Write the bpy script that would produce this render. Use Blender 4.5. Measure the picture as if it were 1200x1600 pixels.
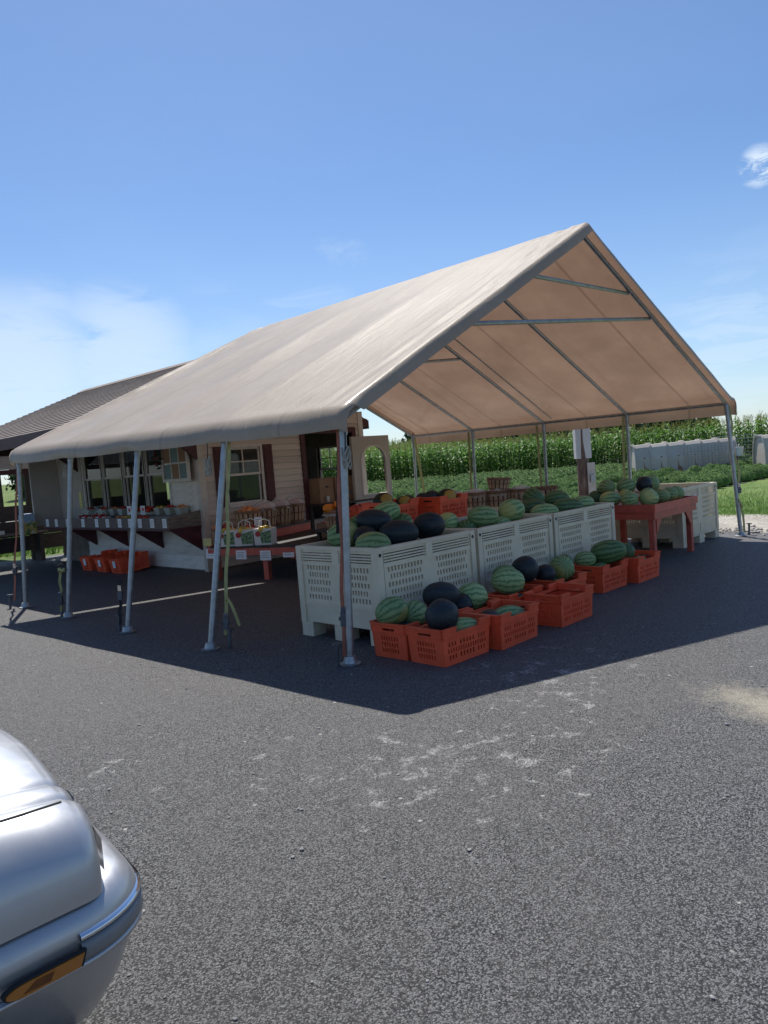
import bpy, bmesh, math, random
import numpy as np
from mathutils import Vector, Matrix, noise
R = math.radians
random.seed(7)
rng = np.random.default_rng(11)
sc = bpy.context.scene
for o in list(bpy.data.objects): bpy.data.objects.remove(o)

# ---------------------------------------------------------------- camera
# world X runs along the gable of the canopy (right and away), world Y along its length (left and away)
HEAD, PITCH, ROLL = R(45.3), R(3.897), R(4.5)
CAM = Vector((-4.07, -4.54, 1.62))
cx, cy = Vector((math.cos(HEAD), -math.sin(HEAD), 0)), Vector((math.sin(HEAD), math.cos(HEAD), 0))
def CF(x, y, z=0.0):            # point from metres right of / ahead of the camera
    p = CAM + cx*x + cy*y; return Vector((p.x, p.y, z))
fwd = cy*math.cos(PITCH) + Vector((0, 0, -math.sin(PITCH)))
dn = -cy*math.sin(PITCH) + Vector((0, 0, -math.cos(PITCH)))
xr = cx*math.cos(ROLL) + dn*math.sin(ROLL)
yu = cx*math.sin(ROLL) - dn*math.cos(ROLL)
cam = bpy.data.cameras.new('camera'); camo = bpy.data.objects.new('camera', cam)
sc.collection.objects.link(camo); sc.camera = camo
camo.matrix_world = Matrix(((xr.x, yu.x, -fwd.x, CAM.x), (xr.y, yu.y, -fwd.y, CAM.y), (xr.z, yu.z, -fwd.z, CAM.z), (0, 0, 0, 1)))
cam.sensor_fit = 'HORIZONTAL'; cam.sensor_width = 36; cam.lens = 36; cam.clip_start = .05; cam.clip_end = 3000

# ---------------------------------------------------------------- sky, sun, exposure
SUN = Vector((.35, .55, 1.0)).normalized()
world = bpy.data.worlds.new('World'); sc.world = world; world.use_nodes = True
def build_sky():
    nt = world.node_tree; N = nt.nodes; L = nt.links; N.clear()
    out = N.new('ShaderNodeOutputWorld'); bg = N.new('ShaderNodeBackground'); bg.inputs[1].default_value = .092
    sky = N.new('ShaderNodeTexSky'); sky.sky_type = 'NISHITA'; sky.sun_disc = False
    sky.sun_elevation = math.asin(SUN.z); sky.sun_rotation = math.atan2(SUN.x, SUN.y)
    sky.altitude = 50; sky.air_density = 1.0; sky.dust_density = .25; sky.ozone_density = 3.6
    tc = N.new('ShaderNodeTexCoord')
    def mth(op, a, b=None, clamp=False):
        m = N.new('ShaderNodeMath'); m.operation = op; m.use_clamp = clamp
        for i, s in enumerate((a, b)):
            if s is None: continue
            if isinstance(s, (int, float)): m.inputs[i].default_value = s
            else: L.new(s, m.inputs[i])
        return m.outputs[0]
    sep = N.new('ShaderNodeSeparateXYZ'); L.new(tc.outputs['Generated'], sep.inputs[0])
    zz = mth('ADD', mth('MAXIMUM', sep.outputs[2], 0.0), .12)
    com = N.new('ShaderNodeCombineXYZ'); L.new(mth('DIVIDE', sep.outputs[0], zz), com.inputs[0]); L.new(mth('DIVIDE', sep.outputs[1], zz), com.inputs[1])
    def nz(scale, det, dist, rough=.6, off=(0, 0, 0)):
        mp = N.new('ShaderNodeMapping'); mp.inputs[1].default_value = off; L.new(com.outputs[0], mp.inputs[0])
        n = N.new('ShaderNodeTexNoise'); n.inputs['Scale'].default_value = scale; n.inputs['Detail'].default_value = det
        n.inputs['Roughness'].default_value = rough; n.inputs['Distortion'].default_value = dist; L.new(mp.outputs[0], n.inputs[0]); return n.outputs[0]
    def ramp(s, a, b):
        m = N.new('ShaderNodeMapRange'); m.interpolation_type = 'SMOOTHSTEP'
        m.inputs[1].default_value = a; m.inputs[2].default_value = b; L.new(s, m.inputs[0]); return m.outputs[0]
    big = nz(.55, 6, .3, .55, (3.1, 1.7, 0)); fine = nz(2.2, 9, .6, .62, (1, 4, 2))
    # thin cloud that thickens towards the horizon
    low = mth('SUBTRACT', 1.0, ramp(sep.outputs[2], .06, .30))
    veil = mth('MULTIPLY', ramp(mth('ADD', big, mth('MULTIPLY', fine, .35)), .58, .86), mth('ADD', mth('MULTIPLY', low, .45), .03))
    def blob(d, r0, r1, amt, thr):
        v = N.new('ShaderNodeVectorMath'); v.operation = 'DOT_PRODUCT'; L.new(tc.outputs['Generated'], v.inputs[0]); v.inputs[1].default_value = d
        return mth('MULTIPLY', mth('MULTIPLY', ramp(v.outputs['Value'], math.cos(R(r0)), math.cos(R(r1))), amt), ramp(fine, thr, thr+.28))
    def pd(px, py):
        return (xr*(px-600) - yu*(py-800) + fwd*1200).normalized()
    cl = veil
    for px, py, r0, r1, amt, thr in ((20, 590, 7.5, .5, .66, .22), (190, 560, 6.5, .5, .60, .30), (-150, 610, 10, 2, .6, .25), (60, 530, 5, .3, .5, .34), (215, 245, 3.8, .5, .20, .44), (530, 392, 2.6, .4, .34, .40), (1150, 575, 8, 2, .42, .30), (480, 490, 5, 1, .25, .35)):
        cl = mth('MAXIMUM', cl, blob(pd(px, py), r0, r1, amt, thr))
    wisp = nz(9, 8, .8, .65, (5, 2, 1)); wv_ = N.new('ShaderNodeVectorMath'); wv_.operation = 'DOT_PRODUCT'; L.new(tc.outputs['Generated'], wv_.inputs[0]); wv_.inputs[1].default_value = pd(1188, 259)
    cl = mth('MAXIMUM', cl, mth('MULTIPLY', mth('MULTIPLY', ramp(wv_.outputs['Value'], math.cos(R(1.5)), math.cos(R(.3))), .95), ramp(wisp, .44, .62)))
    haze = mth('MULTIPLY', mth('SUBTRACT', 1.0, ramp(sep.outputs[2], -.02, .32)), .27)
    cl = mth('MAXIMUM', cl, haze)
    mix = N.new('ShaderNodeMix'); mix.data_type = 'RGBA'
    tint = N.new('ShaderNodeMix'); tint.data_type = 'RGBA'; tint.blend_type = 'MULTIPLY'; tint.inputs[0].default_value = 1; L.new(sky.outputs[0], tint.inputs[6]); tint.inputs[7].default_value = (.89, 1.0, 1.13, 1)
    L.new(cl, mix.inputs[0]); L.new(tint.outputs[2], mix.inputs[6]); mix.inputs[7].default_value = (7.0, 8.2, 9.6, 1)
    L.new(mix.outputs[2], bg.inputs[0]); L.new(bg.outputs[0], out.inputs[0])
build_sky()
sun = bpy.data.lights.new('sun', 'SUN'); sun.energy = 5.0; sun.angle = R(.53); sun.color = (1, .955, .88)
suno = bpy.data.objects.new('sun', sun); sc.collection.objects.link(suno)
suno.rotation_euler = SUN.to_track_quat('Z', 'Y').to_euler(); suno.location = (0, 0, 30)
vs = sc.view_settings; vs.view_transform = 'Standard'; vs.look = 'None'; vs.exposure = 0.25; vs.gamma = 1; vs.use_curve_mapping = False
sc.cycles.max_bounces = 8; sc.cycles.transparent_max_bounces = 12; sc.cycles.caustics_reflective = False; sc.cycles.caustics_refractive = False

# ---------------------------------------------------------------- helpers
col = sc.collection
class MB:
    def __init__(s): s.v = []; s.f = []
    def hexa(s, p):   # 8 corners: bottom ring 0-3, top ring 4-7
        b = len(s.v); s.v += [tuple(q) for q in p]
        s.f += [(b+3, b+2, b+1, b), (b+4, b+5, b+6, b+7)] + [(b+i, b+(i+1) % 4, b+4+(i+1) % 4, b+4+i) for i in range(4)]
        return s
    def box(s, x0, x1, y0, y1, z0, z1):
        return s.hexa([(x0, y0, z0), (x1, y0, z0), (x1, y1, z0), (x0, y1, z0), (x0, y0, z1), (x1, y0, z1), (x1, y1, z1), (x0, y1, z1)])
    def obox(s, a, b, w, h, up=(0, 0, 1)):    # bar from a to b, width w, height h
        a = Vector(a); b = Vector(b); d = (b-a).normalized(); up = Vector(up)
        if abs(d.dot(up)) > .98: up = Vector((1, 0, 0))
        x = d.cross(up).normalized()*w/2; y = x.cross(d).normalized()*h/2
        return s.hexa([a-x-y, a+x-y, b+x-y, b-x-y, a-x+y, a+x+y, b+x+y, b-x+y])
    def tube(s, pts, r, n=8, cap=True):
        pts = [Vector(p) for p in pts]; rs = r if isinstance(r, (list, tuple)) else [r]*len(pts)
        b0 = len(s.v); t0 = (pts[1]-pts[0]).normalized()
        x = t0.orthogonal().normalized()
        for i, p in enumerate(pts):
            t = (pts[min(i+1, len(pts)-1)]-pts[max(i-1, 0)]).normalized()
            x = (x - t*x.dot(t)).normalized(); y = t.cross(x)
            for k in range(n):
                a = 2*math.pi*k/n; s.v.append(tuple(p + (x*math.cos(a)+y*math.sin(a))*rs[i]))
        for i in range(len(pts)-1):
            for k in range(n):
                s.f.append((b0+i*n+k, b0+i*n+(k+1) % n, b0+(i+1)*n+(k+1) % n, b0+(i+1)*n+k))
        if cap:
            s.f.append(tuple(b0+k for k in range(n))[::-1]); e = b0+(len(pts)-1)*n; s.f.append(tuple(e+k for k in range(n)))
        return s
    def lathe(s, prof, n=16, c=(0, 0, 0), cap=True):
        b0 = len(s.v)
        for r, z in prof:
            for k in range(n):
                a = 2*math.pi*k/n; s.v.append((c[0]+r*math.cos(a), c[1]+r*math.sin(a), c[2]+z))
        for i in range(len(prof)-1):
            for k in range(n): s.f.append((b0+i*n+k, b0+i*n+(k+1) % n, b0+(i+1)*n+(k+1) % n, b0+(i+1)*n+k))
        if cap:
            s.f.append(tuple(b0+k for k in range(n))[::-1]); e = b0+(len(prof)-1)*n; s.f.append(tuple(e+k for k in range(n)))
        return s
    def grid(s, fn, nu, nv):
        b0 = len(s.v)
        for i in range(nu+1):
            for j in range(nv+1): s.v.append(tuple(fn(i/nu, j/nv)))
        for i in range(nu):
            for j in range(nv):
                a = b0+i*(nv+1)+j; s.f.append((a, a+nv+1, a+nv+2, a+1))
        return s
    def poly(s, pts): b = len(s.v); s.v += [tuple(p) for p in pts]; s.f.append(tuple(range(b, b+len(pts)))); return s
    def prism(s, pts, off):  # polygon extruded by off
        n = len(pts); b = len(s.v); off = Vector(off); s.v += [tuple(p) for p in pts] + [tuple(Vector(p)+off) for p in pts]
        s.f += [tuple(range(b, b+n))[::-1], tuple(range(b+n, b+2*n))] + [(b+i, b+(i+1) % n, b+n+(i+1) % n, b+n+i) for i in range(n)]
        return s
    def mesh(s, name, mat, smooth=False):
        me = bpy.data.meshes.new(name); me.from_pydata(s.v, [], s.f); me.update()
        bm = bmesh.new(); bm.from_mesh(me); bmesh.ops.recalc_face_normals(bm, faces=bm.faces); bm.to_mesh(me); bm.free()
        if mat: me.materials.append(mat)
        if smooth:
            me.polygons.foreach_set('use_smooth', [True]*len(me.polygons))
            if smooth != 2:
                try: me.set_sharp_from_angle(angle=R(38))
                except Exception: pass
        return me
def link(name, me, parent=None, loc=None, rot=None, scale=None):
    o = bpy.data.objects.new(name, me); col.objects.link(o)
    if parent: o.parent = parent
    if loc is not None: o.location = loc
    if rot is not None: o.rotation_euler = rot
    if scale is not None: o.scale = scale
    return o
def tag(o, label=None, cat=None, group=None, kind=None):
    if label: o['label'] = label
    if cat: o['category'] = cat
    if group: o['group'] = group
    if kind: o['kind'] = kind
    return o
def thing(name, label, cat, loc=(0, 0, 0), rz=0, group=None):
    o = link(name, None, None, loc, (0, 0, rz)); o.empty_display_size = .1
    return tag(o, label, cat, group)
def part(parent, name, mb, mat, smooth=False, world=False, label=None):
    o = link(name, mb.mesh(name, mat, smooth), parent)
    if world:      # mesh is in world coordinates although the parent stands elsewhere
        p = parent
        M = Matrix.Identity(4)
        while p: M = p.matrix_basis @ M; p = p.parent
        o.matrix_basis = M.inverted()
    if label: o['label'] = label
    return o
def solo(name, mb, mat, label, cat, group=None, smooth=False, kind=None):
    return tag(link(name, mb.mesh(name, mat, smooth)), label, cat, group, kind)
def dup(root, loc=None, rot=None, label=None, group=None, scale=None):
    def cp(o, par):
        c = o.copy(); col.objects.link(c); c.parent = par
        for ch in o.children: cp(ch, c)
        return c
    r = cp(root, None)
    if loc is not None: r.location = loc
    if rot is not None: r.rotation_euler = rot
    if scale is not None: r.scale = scale
    if label: r['label'] = label
    if group: r['group'] = group
    return r
class Proto:       # first use moves the prototype itself, later uses copy it
    def __init__(s, o): s.o = o; s.used = False
    def __call__(s, loc, rot=(0, 0, 0), label=None, group=None, scale=None):
        if s.used: return dup(s.o, loc, rot, label, group, scale)
        s.used = True; s.o.location = loc; s.o.rotation_euler = rot
        if scale is not None: s.o.scale = scale
        tag(s.o, label, None, group); return s.o

# ---------------------------------------------------------------- materials
def newmat(name):
    m = bpy.data.materials.new(name); m.use_nodes = True; nt = m.node_tree
    return m, nt, nt.nodes['Principled BSDF']
def mnode(nt, op, a, b=None, clamp=False):
    m = nt.nodes.new('ShaderNodeMath'); m.operation = op; m.use_clamp = clamp
    for i, s in enumerate((a, b)):
        if s is None: continue
        if isinstance(s, (int, float)): m.inputs[i].default_value = s
        else: nt.links.new(s, m.inputs[i])
    return m.outputs[0]
def tnoise(nt, vec, scale, detail=4, rough=.55, dist=0):
    n = nt.nodes.new('ShaderNodeTexNoise'); n.inputs['Scale'].default_value = scale; n.inputs['Detail'].default_value = detail
    n.inputs['Roughness'].default_value = rough; n.inputs['Distortion'].default_value = dist
    if vec is not None: nt.links.new(vec, n.inputs['Vector'])
    return n.outputs['Fac']
def sstep(nt, s, a, b):
    m = nt.nodes.new('ShaderNodeMapRange'); m.interpolation_type = 'SMOOTHSTEP'
    m.inputs[1].default_value = a; m.inputs[2].default_value = b; nt.links.new(s, m.inputs[0]); return m.outputs[0]
def mixc(nt, f, a, b):
    m = nt.nodes.new('ShaderNodeMix'); m.data_type = 'RGBA'
    for i, s in ((0, f), (6, a), (7, b)):
        if isinstance(s, (int, float)): m.inputs[i].default_value = s
        elif isinstance(s, (tuple, list)): m.inputs[i].default_value = (*s[:3], 1)
        else: nt.links.new(s, m.inputs[i])
    return m.outputs[2]
def coords(nt, kind='Object'):
    return nt.nodes.new('ShaderNodeTexCoord').outputs[kind]
def wpos(nt): return nt.nodes.new('ShaderNodeNewGeometry').outputs['Position']
def bump(nt, b, h, strength=.3, dist=.01):
    n = nt.nodes.new('ShaderNodeBump'); n.inputs['Strength'].default_value = strength; n.inputs['Distance'].default_value = dist
    nt.links.new(h, n.inputs['Height']); nt.links.new(n.outputs[0], b.inputs['Normal'])
def plain(name, c, rough=.6, var=.25, scale=8, metallic=0, bmp=0, stretch=None, spec=.5, rnd=.12, dirt=None):
    m, nt, b = newmat(name); b.inputs['Roughness'].default_value = rough; b.inputs['Metallic'].default_value = metallic
    b.inputs['Specular IOR Level'].default_value = spec
    v = coords(nt)
    if stretch:
        mp = nt.nodes.new('ShaderNodeMapping'); mp.inputs['Scale'].default_value = stretch; nt.links.new(v, mp.inputs[0]); v = mp.outputs[0]
    n = tnoise(nt, v, scale, 5, .6)
    lo = tuple(max(0, x*(1-var)) for x in c); hi = tuple(min(1, x*(1+var*.7)) for x in c)
    cc = mixc(nt, sstep(nt, n, .3, .7), lo, hi)
    if dirt: cc = mixc(nt, mnode(nt, 'MULTIPLY', sstep(nt, tnoise(nt, v, scale*.45, 7, .7), .5, .75), dirt[3]), cc, dirt)
    if rnd:
        oi = nt.nodes.new('ShaderNodeObjectInfo'); h = nt.nodes.new('ShaderNodeHueSaturation')
        nt.links.new(mnode(nt, 'ADD', mnode(nt, 'MULTIPLY', oi.outputs['Random'], rnd*2), 1-rnd), h.inputs['Value']); nt.links.new(cc, h.inputs['Color']); cc = h.outputs[0]
    nt.links.new(cc, b.inputs['Base Color'])
    nt.links.new(mnode(nt, 'ADD', mnode(nt, 'MULTIPLY', n, .25), rough-.12, True), b.inputs['Roughness'])
    if bmp: bump(nt, b, tnoise(nt, v, scale*5, 4), bmp, .004)
    return m
def leafmat(name, c1, c2, trans=.35, scale=3, tip=None):
    m, nt, b = newmat(name); v = wpos(nt)
    cc = mixc(nt, sstep(nt, tnoise(nt, v, scale, 4), .32, .68), c1, c2)
    if tip: cc = mixc(nt, mnode(nt, 'MULTIPLY', sstep(nt, tnoise(nt, v, scale*.13, 3), .5, .7), .6), cc, tip)
    oi = nt.nodes.new('ShaderNodeObjectInfo'); h = nt.nodes.new('ShaderNodeHueSaturation')
    nt.links.new(mnode(nt, 'ADD', mnode(nt, 'MULTIPLY', oi.outputs['Random'], .3), .85), h.inputs['Value']); nt.links.new(cc, h.inputs['Color']); cc = h.outputs[0]
    nt.links.new(cc, b.inputs['Base Color']); b.inputs['Roughness'].default_value = .5; b.inputs['Specular IOR Level'].default_value = .28
    t = nt.nodes.new('ShaderNodeBsdfTranslucent'); nt.links.new(cc, t.inputs[0]); mx = nt.nodes.new('ShaderNodeMixShader'); mx.inputs[0].default_value = trans
    nt.links.new(b.outputs[0], mx.inputs[1]); nt.links.new(t.outputs[0], mx.inputs[2]); nt.links.new(mx.outputs[0], nt.nodes['Material Output'].inputs[0])
    return m
M = {}
M['steel'] = plain('galvanised_steel', (.34, .365, .39), .42, .2, 14, .75, .05)
M['steel_dark'] = plain('dark_steel', (.10, .11, .13), .5, .3, 10, .6)
M['chrome'] = plain('chrome', (.75, .78, .82), .12, .05, 5, 1, 0)
M['maroon'] = plain('maroon_paint', (.085, .022, .03), .55, .25, 9)
M['trim'] = plain('cream_trim', (.62, .58, .53), .6, .12, 6, dirt=(.25, .22, .18, .35))
M['sidingA'] = plain('pale_siding', (.72, .68, .61), .6, .10, 5, stretch=(1, .25, 3), bmp=.15, dirt=(.28, .25, .21, .35))
M['sidingB'] = plain('tan_siding', (.60, .52, .46), .62, .12, 5, stretch=(.25, 1, 3), bmp=.15, dirt=(.24, .20, .16, .35))
M['panel'] = plain('beige_panel', (.50, .455, .41), .6, .08, 3)
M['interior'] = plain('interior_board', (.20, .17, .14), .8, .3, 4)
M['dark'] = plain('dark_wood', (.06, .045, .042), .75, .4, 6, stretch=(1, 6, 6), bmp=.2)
M['weathered'] = plain('weathered_wood', (.17, .14, .12), .8, .4, 6, stretch=(1, 6, 6), bmp=.3)
M['bin'] = plain('grey_bin_plastic', (.72, .64, .48), .5, .08, 3, dirt=(.40, .37, .29, .6), bmp=.08, rnd=.06)
M['crate'] = plain('orange_red_crate_plastic', (.84, .112, .045), .42, .12, 6, dirt=(.42, .08, .045, .5), rnd=.10)
M['red'] = plain('red_paint', (.56, .105, .07), .5, .15, 7, dirt=(.26, .06, .045, .6), bmp=.1)
M['black_top'] = plain('black_table_cover', (.018, .019, .022), .5, .3, 8)
M['basket'] = plain('basket_slat_wood', (.46, .29, .18), .7, .3, 7, stretch=(3, 3, .6), bmp=.2, rnd=.22)
M['hoop'] = plain('basket_hoop_wood', (.25, .13, .075), .7, .3, 9)
M['card'] = plain('cardboard', (.30, .185, .115), .85, .12, 6, bmp=.06)
M['paper'] = plain('white_paper', (.80, .81, .83), .7, .05, 4)
M['pencil'] = plain('grey_handwriting', (.25, .26, .32), .7, .1, 4)
M['ink'] = plain('black_ink', (.02, .02, .025), .7, .1, 4)
M['blueink'] = plain('blue_ink', (.03, .12, .22), .7, .1, 4)
M['yellowpaper'] = plain('yellow_paper', (.70, .62, .22), .7, .08, 4)
M['pulp'] = plain('pulp_box_green', (.42, .47, .43), .75, .12, 12)
M['bagpaper'] = plain('printed_white_bag', (.78, .77, .74), .6, .08, 6)
M['redprint'] = plain('red_print', (.45, .04, .035), .6, .1, 6)
M['greenprint'] = plain('green_print', (.16, .26, .14), .6, .8, 40)
M['apple'] = plain('red_apple_skin', (.42, .035, .03), .3, .5, 9, rnd=.3)
M['tomato'] = plain('tomato_skin', (.58, .045, .02), .25, .2, 9, rnd=.2)
M['peach'] = plain('peach_skin', (.66, .25, .10), .6, .45, 7, rnd=.25)
M['yellowfruit'] = plain('yellow_apple_skin', (.60, .44, .08), .35, .3, 7, rnd=.25)
M['orangefruit'] = plain('orange_pumpkin_skin', (.70, .21, .015), .4, .2, 7)
M['potato'] = plain('tan_potato_skin', (.42, .29, .17), .7, .3, 14, rnd=.2)
M['strap_o'] = plain('faded_orange_strap', (.34, .12, .08), .8, .2, 12)
M['strap_y'] = plain('yellow_strap', (.38, .37, .16), .75, .2, 12)
M['strap_b'] = plain('black_strap', (.018, .02, .025), .75, .2, 12)
M['rope'] = plain('pale_rope', (.40, .37, .30), .85, .2, 30)
M['hutch'] = plain('beige_hutch_plastic', (.52, .47, .41), .5, .08, 2, dirt=(.32, .26, .18, .5))
M['hutch_in'] = plain('tan_hutch_opening', (.32, .16, .08), .7, .2, 3)
M['wire'] = plain('fence_wire', (.34, .36, .36), .5, .1, 6, .6)
M['whitewood'] = plain('peeling_white_paint', (.62, .63, .63), .65, .06, 3, stretch=(5, 5, .7), dirt=(.22, .18, .16, .5))
M['polewood'] = plain('bare_pole_wood', (.17, .11, .09), .85, .5, 7, stretch=(5, 5, .6), bmp=.4, dirt=(.42, .36, .32, .7))
M['rubber'] = plain('black_rubber', (.02, .02, .021), .7, .2, 10)
M['teal'] = plain('teal_cooler', (.10, .17, .19), .4, .1, 3)
M['white'] = plain('white_enamel', (.72, .72, .70), .5, .06, 3)
M['corn'] = leafmat('corn_leaf', (.06, .15, .025), (.17, .31, .06), .45, 4)
M['tassel'] = leafmat('corn_tassel', (.30, .27, .09), (.20, .24, .06), .3, 6)
M['stalk'] = leafmat('corn_stalk', (.05, .085, .02), (.10, .14, .035), .1, 6)
M['mum'] = leafmat('mum_leaf', (.085, .165, .055), (.21, .32, .115), .3, 7)
for n_ in M['mum'].node_tree.nodes:
    if n_.type == 'BSDF_PRINCIPLED': n_.inputs['Roughness'].default_value = .75; n_.inputs['Specular IOR Level'].default_value = .1
M['grass'] = leafmat('grass_blade', (.10, .20, .04), (.21, .32, .085), .3, 1.5, (.26, .27, .09))
M['tree'] = leafmat('tree_leaf', (.03, .06, .028), (.07, .115, .045), .2, .35)

def fabric():
    m, nt, b = newmat('tan_vinyl_canopy'); v = coords(nt)
    n = tnoise(nt, v, 1.3, 6, .6); cc = mixc(nt, sstep(nt, n, .35, .7), (.365, .300, .228), (.415, .343, .266))
    mp = nt.nodes.new('ShaderNodeMapping'); mp.inputs['Scale'].default_value = (.5, 5, .5); nt.links.new(v, mp.inputs[0])
    st = tnoise(nt, mp.outputs[0], 2.0, 6, .65)
    cc = mixc(nt, mnode(nt, 'MULTIPLY', sstep(nt, st, .52, .75), .28), cc, (.31, .262, .21))
    sy = nt.nodes.new('ShaderNodeSeparateXYZ'); nt.links.new(v, sy.inputs[0])
    sm = mnode(nt, 'ABSOLUTE', mnode(nt, 'SUBTRACT', mnode(nt, 'FRACT', mnode(nt, 'DIVIDE', mnode(nt, 'ADD', sy.outputs[1], .3), 1.85)), .5))
    seam = mnode(nt, 'SUBTRACT', 1.0, sstep(nt, sm, .006, .014))
    cc = mixc(nt, mnode(nt, 'MULTIPLY', seam, .35), cc, (.22, .18, .145))
    nt.links.new(cc, b.inputs['Base Color']); b.inputs['Specular IOR Level'].default_value = .12; b.inputs['Coat Weight'].default_value = .17; b.inputs['Coat Roughness'].default_value = .10
    nt.links.new(mnode(nt, 'ADD', mnode(nt, 'MULTIPLY', st, .2), .40), b.inputs['Roughness'])
    mp2 = nt.nodes.new('ShaderNodeMapping'); mp2.inputs['Scale'].default_value = (.7, 3.2, .7); nt.links.new(v, mp2.inputs[0])
    bump(nt, b, mnode(nt, 'ADD', tnoise(nt, mp2.outputs[0], 3.2, 5, .6, .6), mnode(nt, 'MULTIPLY', tnoise(nt, v, 120, 2), .03)), .28, .035)
    t = nt.nodes.new('ShaderNodeBsdfTranslucent'); nt.links.new(mixc(nt, mnode(nt, 'MULTIPLY', seam, .45), mixc(nt, sstep(nt, n, .3, .75), (.54, .33, .22), (.72, .45, .31)), (.22, .12, .08)), t.inputs[0])
    mx = nt.nodes.new('ShaderNodeMixShader'); mx.inputs[0].default_value = .16
    nt.links.new(b.outputs[0], mx.inputs[1]); nt.links.new(t.outputs[0], mx.inputs[2]); nt.links.new(mx.outputs[0], nt.nodes['Material Output'].inputs[0])
    return m
M['fabric'] = fabric()
def glassmat():
    m, nt, b = newmat('window_glass'); nt.nodes.remove(b)
    t = nt.nodes.new('ShaderNodeBsdfTransparent'); t.inputs[0].default_value = (.80, .84, .84, 1); g = nt.nodes.new('ShaderNodeBsdfGlossy'); g.inputs['Roughness'].default_value = .03
    fr = nt.nodes.new('ShaderNodeLayerWeight'); fr.inputs[0].default_value = .5; mx = nt.nodes.new('ShaderNodeMixShader')
    nt.links.new(mnode(nt, 'ADD', mnode(nt, 'MULTIPLY', mnode(nt, 'POWER', fr.outputs['Facing'], 4.0), .7), .05, True), mx.inputs[0]); nt.links.new(t.outputs[0], mx.inputs[1]); nt.links.new(g.outputs[0], mx.inputs[2]); nt.links.new(mx.outputs[0], nt.nodes['Material Output'].inputs[0])
    return m
M['glass'] = glassmat()
def bagmat():
    m, nt, b = newmat('clear_plastic_bag'); b.inputs['Base Color'].default_value = (.75, .76, .78, 1); b.inputs['Roughness'].default_value = .25
    t = nt.nodes.new('ShaderNodeBsdfTransparent'); mx = nt.nodes.new('ShaderNodeMixShader'); n = tnoise(nt, coords(nt), 9, 5, .6)
    nt.links.new(mnode(nt, 'ADD', mnode(nt, 'MULTIPLY', n, .5), .22), mx.inputs[0]); bump(nt, b, tnoise(nt, coords(nt), 16, 4), .8, .02)
    nt.links.new(t.outputs[0], mx.inputs[1]); nt.links.new(b.outputs[0], mx.inputs[2]); nt.links.new(mx.outputs[0], nt.nodes['Material Output'].inputs[0]); return m
M['bag'] = bagmat()
def melonmat(name, light, dark, width, spot=None):
    m, nt, b = newmat(name); v = coords(nt); oi = nt.nodes.new('ShaderNodeObjectInfo')
    sep = nt.nodes.new('ShaderNodeSeparateXYZ'); nt.links.new(v, sep.inputs[0])
    off = nt.nodes.new('ShaderNodeVectorMath'); off.operation = 'ADD'; nt.links.new(v, off.inputs[0])
    cmb = nt.nodes.new('ShaderNodeCombineXYZ')
    for i in range(3): nt.links.new(mnode(nt, 'MULTIPLY', oi.outputs['Random'], 17.0+i*5), cmb.inputs[i])
    nt.links.new(cmb.outputs[0], off.inputs[1]); vo = off.outputs[0]
    ang = mnode(nt, 'DIVIDE', mnode(nt, 'ARCTAN2', sep.outputs[1], sep.outputs[2]), 2*math.pi)
    w1 = tnoise(nt, vo, 2.4, 3); w2 = tnoise(nt, vo, 9, 4, .7); w3 = tnoise(nt, vo, 22, 4, .7)
    t = mnode(nt, 'ADD', mnode(nt, 'ADD', mnode(nt, 'MULTIPLY', ang, 13), mnode(nt, 'MULTIPLY', w1, .9)), mnode(nt, 'MULTIPLY', w2, .9))
    tri = mnode(nt, 'ABSOLUTE', mnode(nt, 'SUBTRACT', mnode(nt, 'FRACT', t), .5))      # 0 at stripe centre
    tri2 = mnode(nt, 'ADD', tri, mnode(nt, 'MULTIPLY', mnode(nt, 'SUBTRACT', w3, .5), .95))
    f = sstep(nt, tri2, width-.15, width+.13)
    mott = tnoise(nt, vo, 16, 5, .7)
    lightc = mixc(nt, sstep(nt, mott, .4, .65), light, tuple(.62*a+.38*d for a, d in zip(light, dark)))
    cc = mixc(nt, f, dark, lightc)
    if spot:
        d = nt.nodes.new('ShaderNodeVectorMath'); d.operation = 'DOT_PRODUCT'; nt.links.new(v, d.inputs[0]); d.inputs[1].default_value = spot[0]
        cc = mixc(nt, mnode(nt, 'MULTIPLY', sstep(nt, mnode(nt, 'ADD', d.outputs['Value'], mnode(nt, 'MULTIPLY', w2, .15)), spot[1], spot[1]+.14), spot[3]), cc, spot[2])
    h = nt.nodes.new('ShaderNodeHueSaturation'); nt.links.new(mnode(nt, 'ADD', mnode(nt, 'MULTIPLY', oi.outputs['Random'], .5), .75), h.inputs['Value']); nt.links.new(cc, h.inputs['Color'])
    nt.links.new(h.outputs[0], b.inputs['Base Color'])
    nt.links.new(mnode(nt, 'ADD', mnode(nt, 'MULTIPLY', mott, .3), .34), b.inputs['Roughness']); b.inputs['Specular IOR Level'].default_value = .35
    return m
M['mS'] = melonmat('striped_melon_rind', (.31, .42, .19), (.075, .17, .058), .18, ((-.5, -.2, -.8), .78, (.42, .38, .12), .7))
M['mD'] = melonmat('dark_striped_melon_rind', (.12, .20, .08), (.035, .085, .033), .22)
M['mB'] = melonmat('black_melon_rind', (.022, .032, .038), (.014, .021, .026), .3)
M['mY'] = melonmat('dark_melon_rind_with_yellow_spot', (.020, .035, .025), (.010, .020, .015), .3, ((-.45, -.75, .35), .74, (.44, .27, .05), .95))
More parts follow.
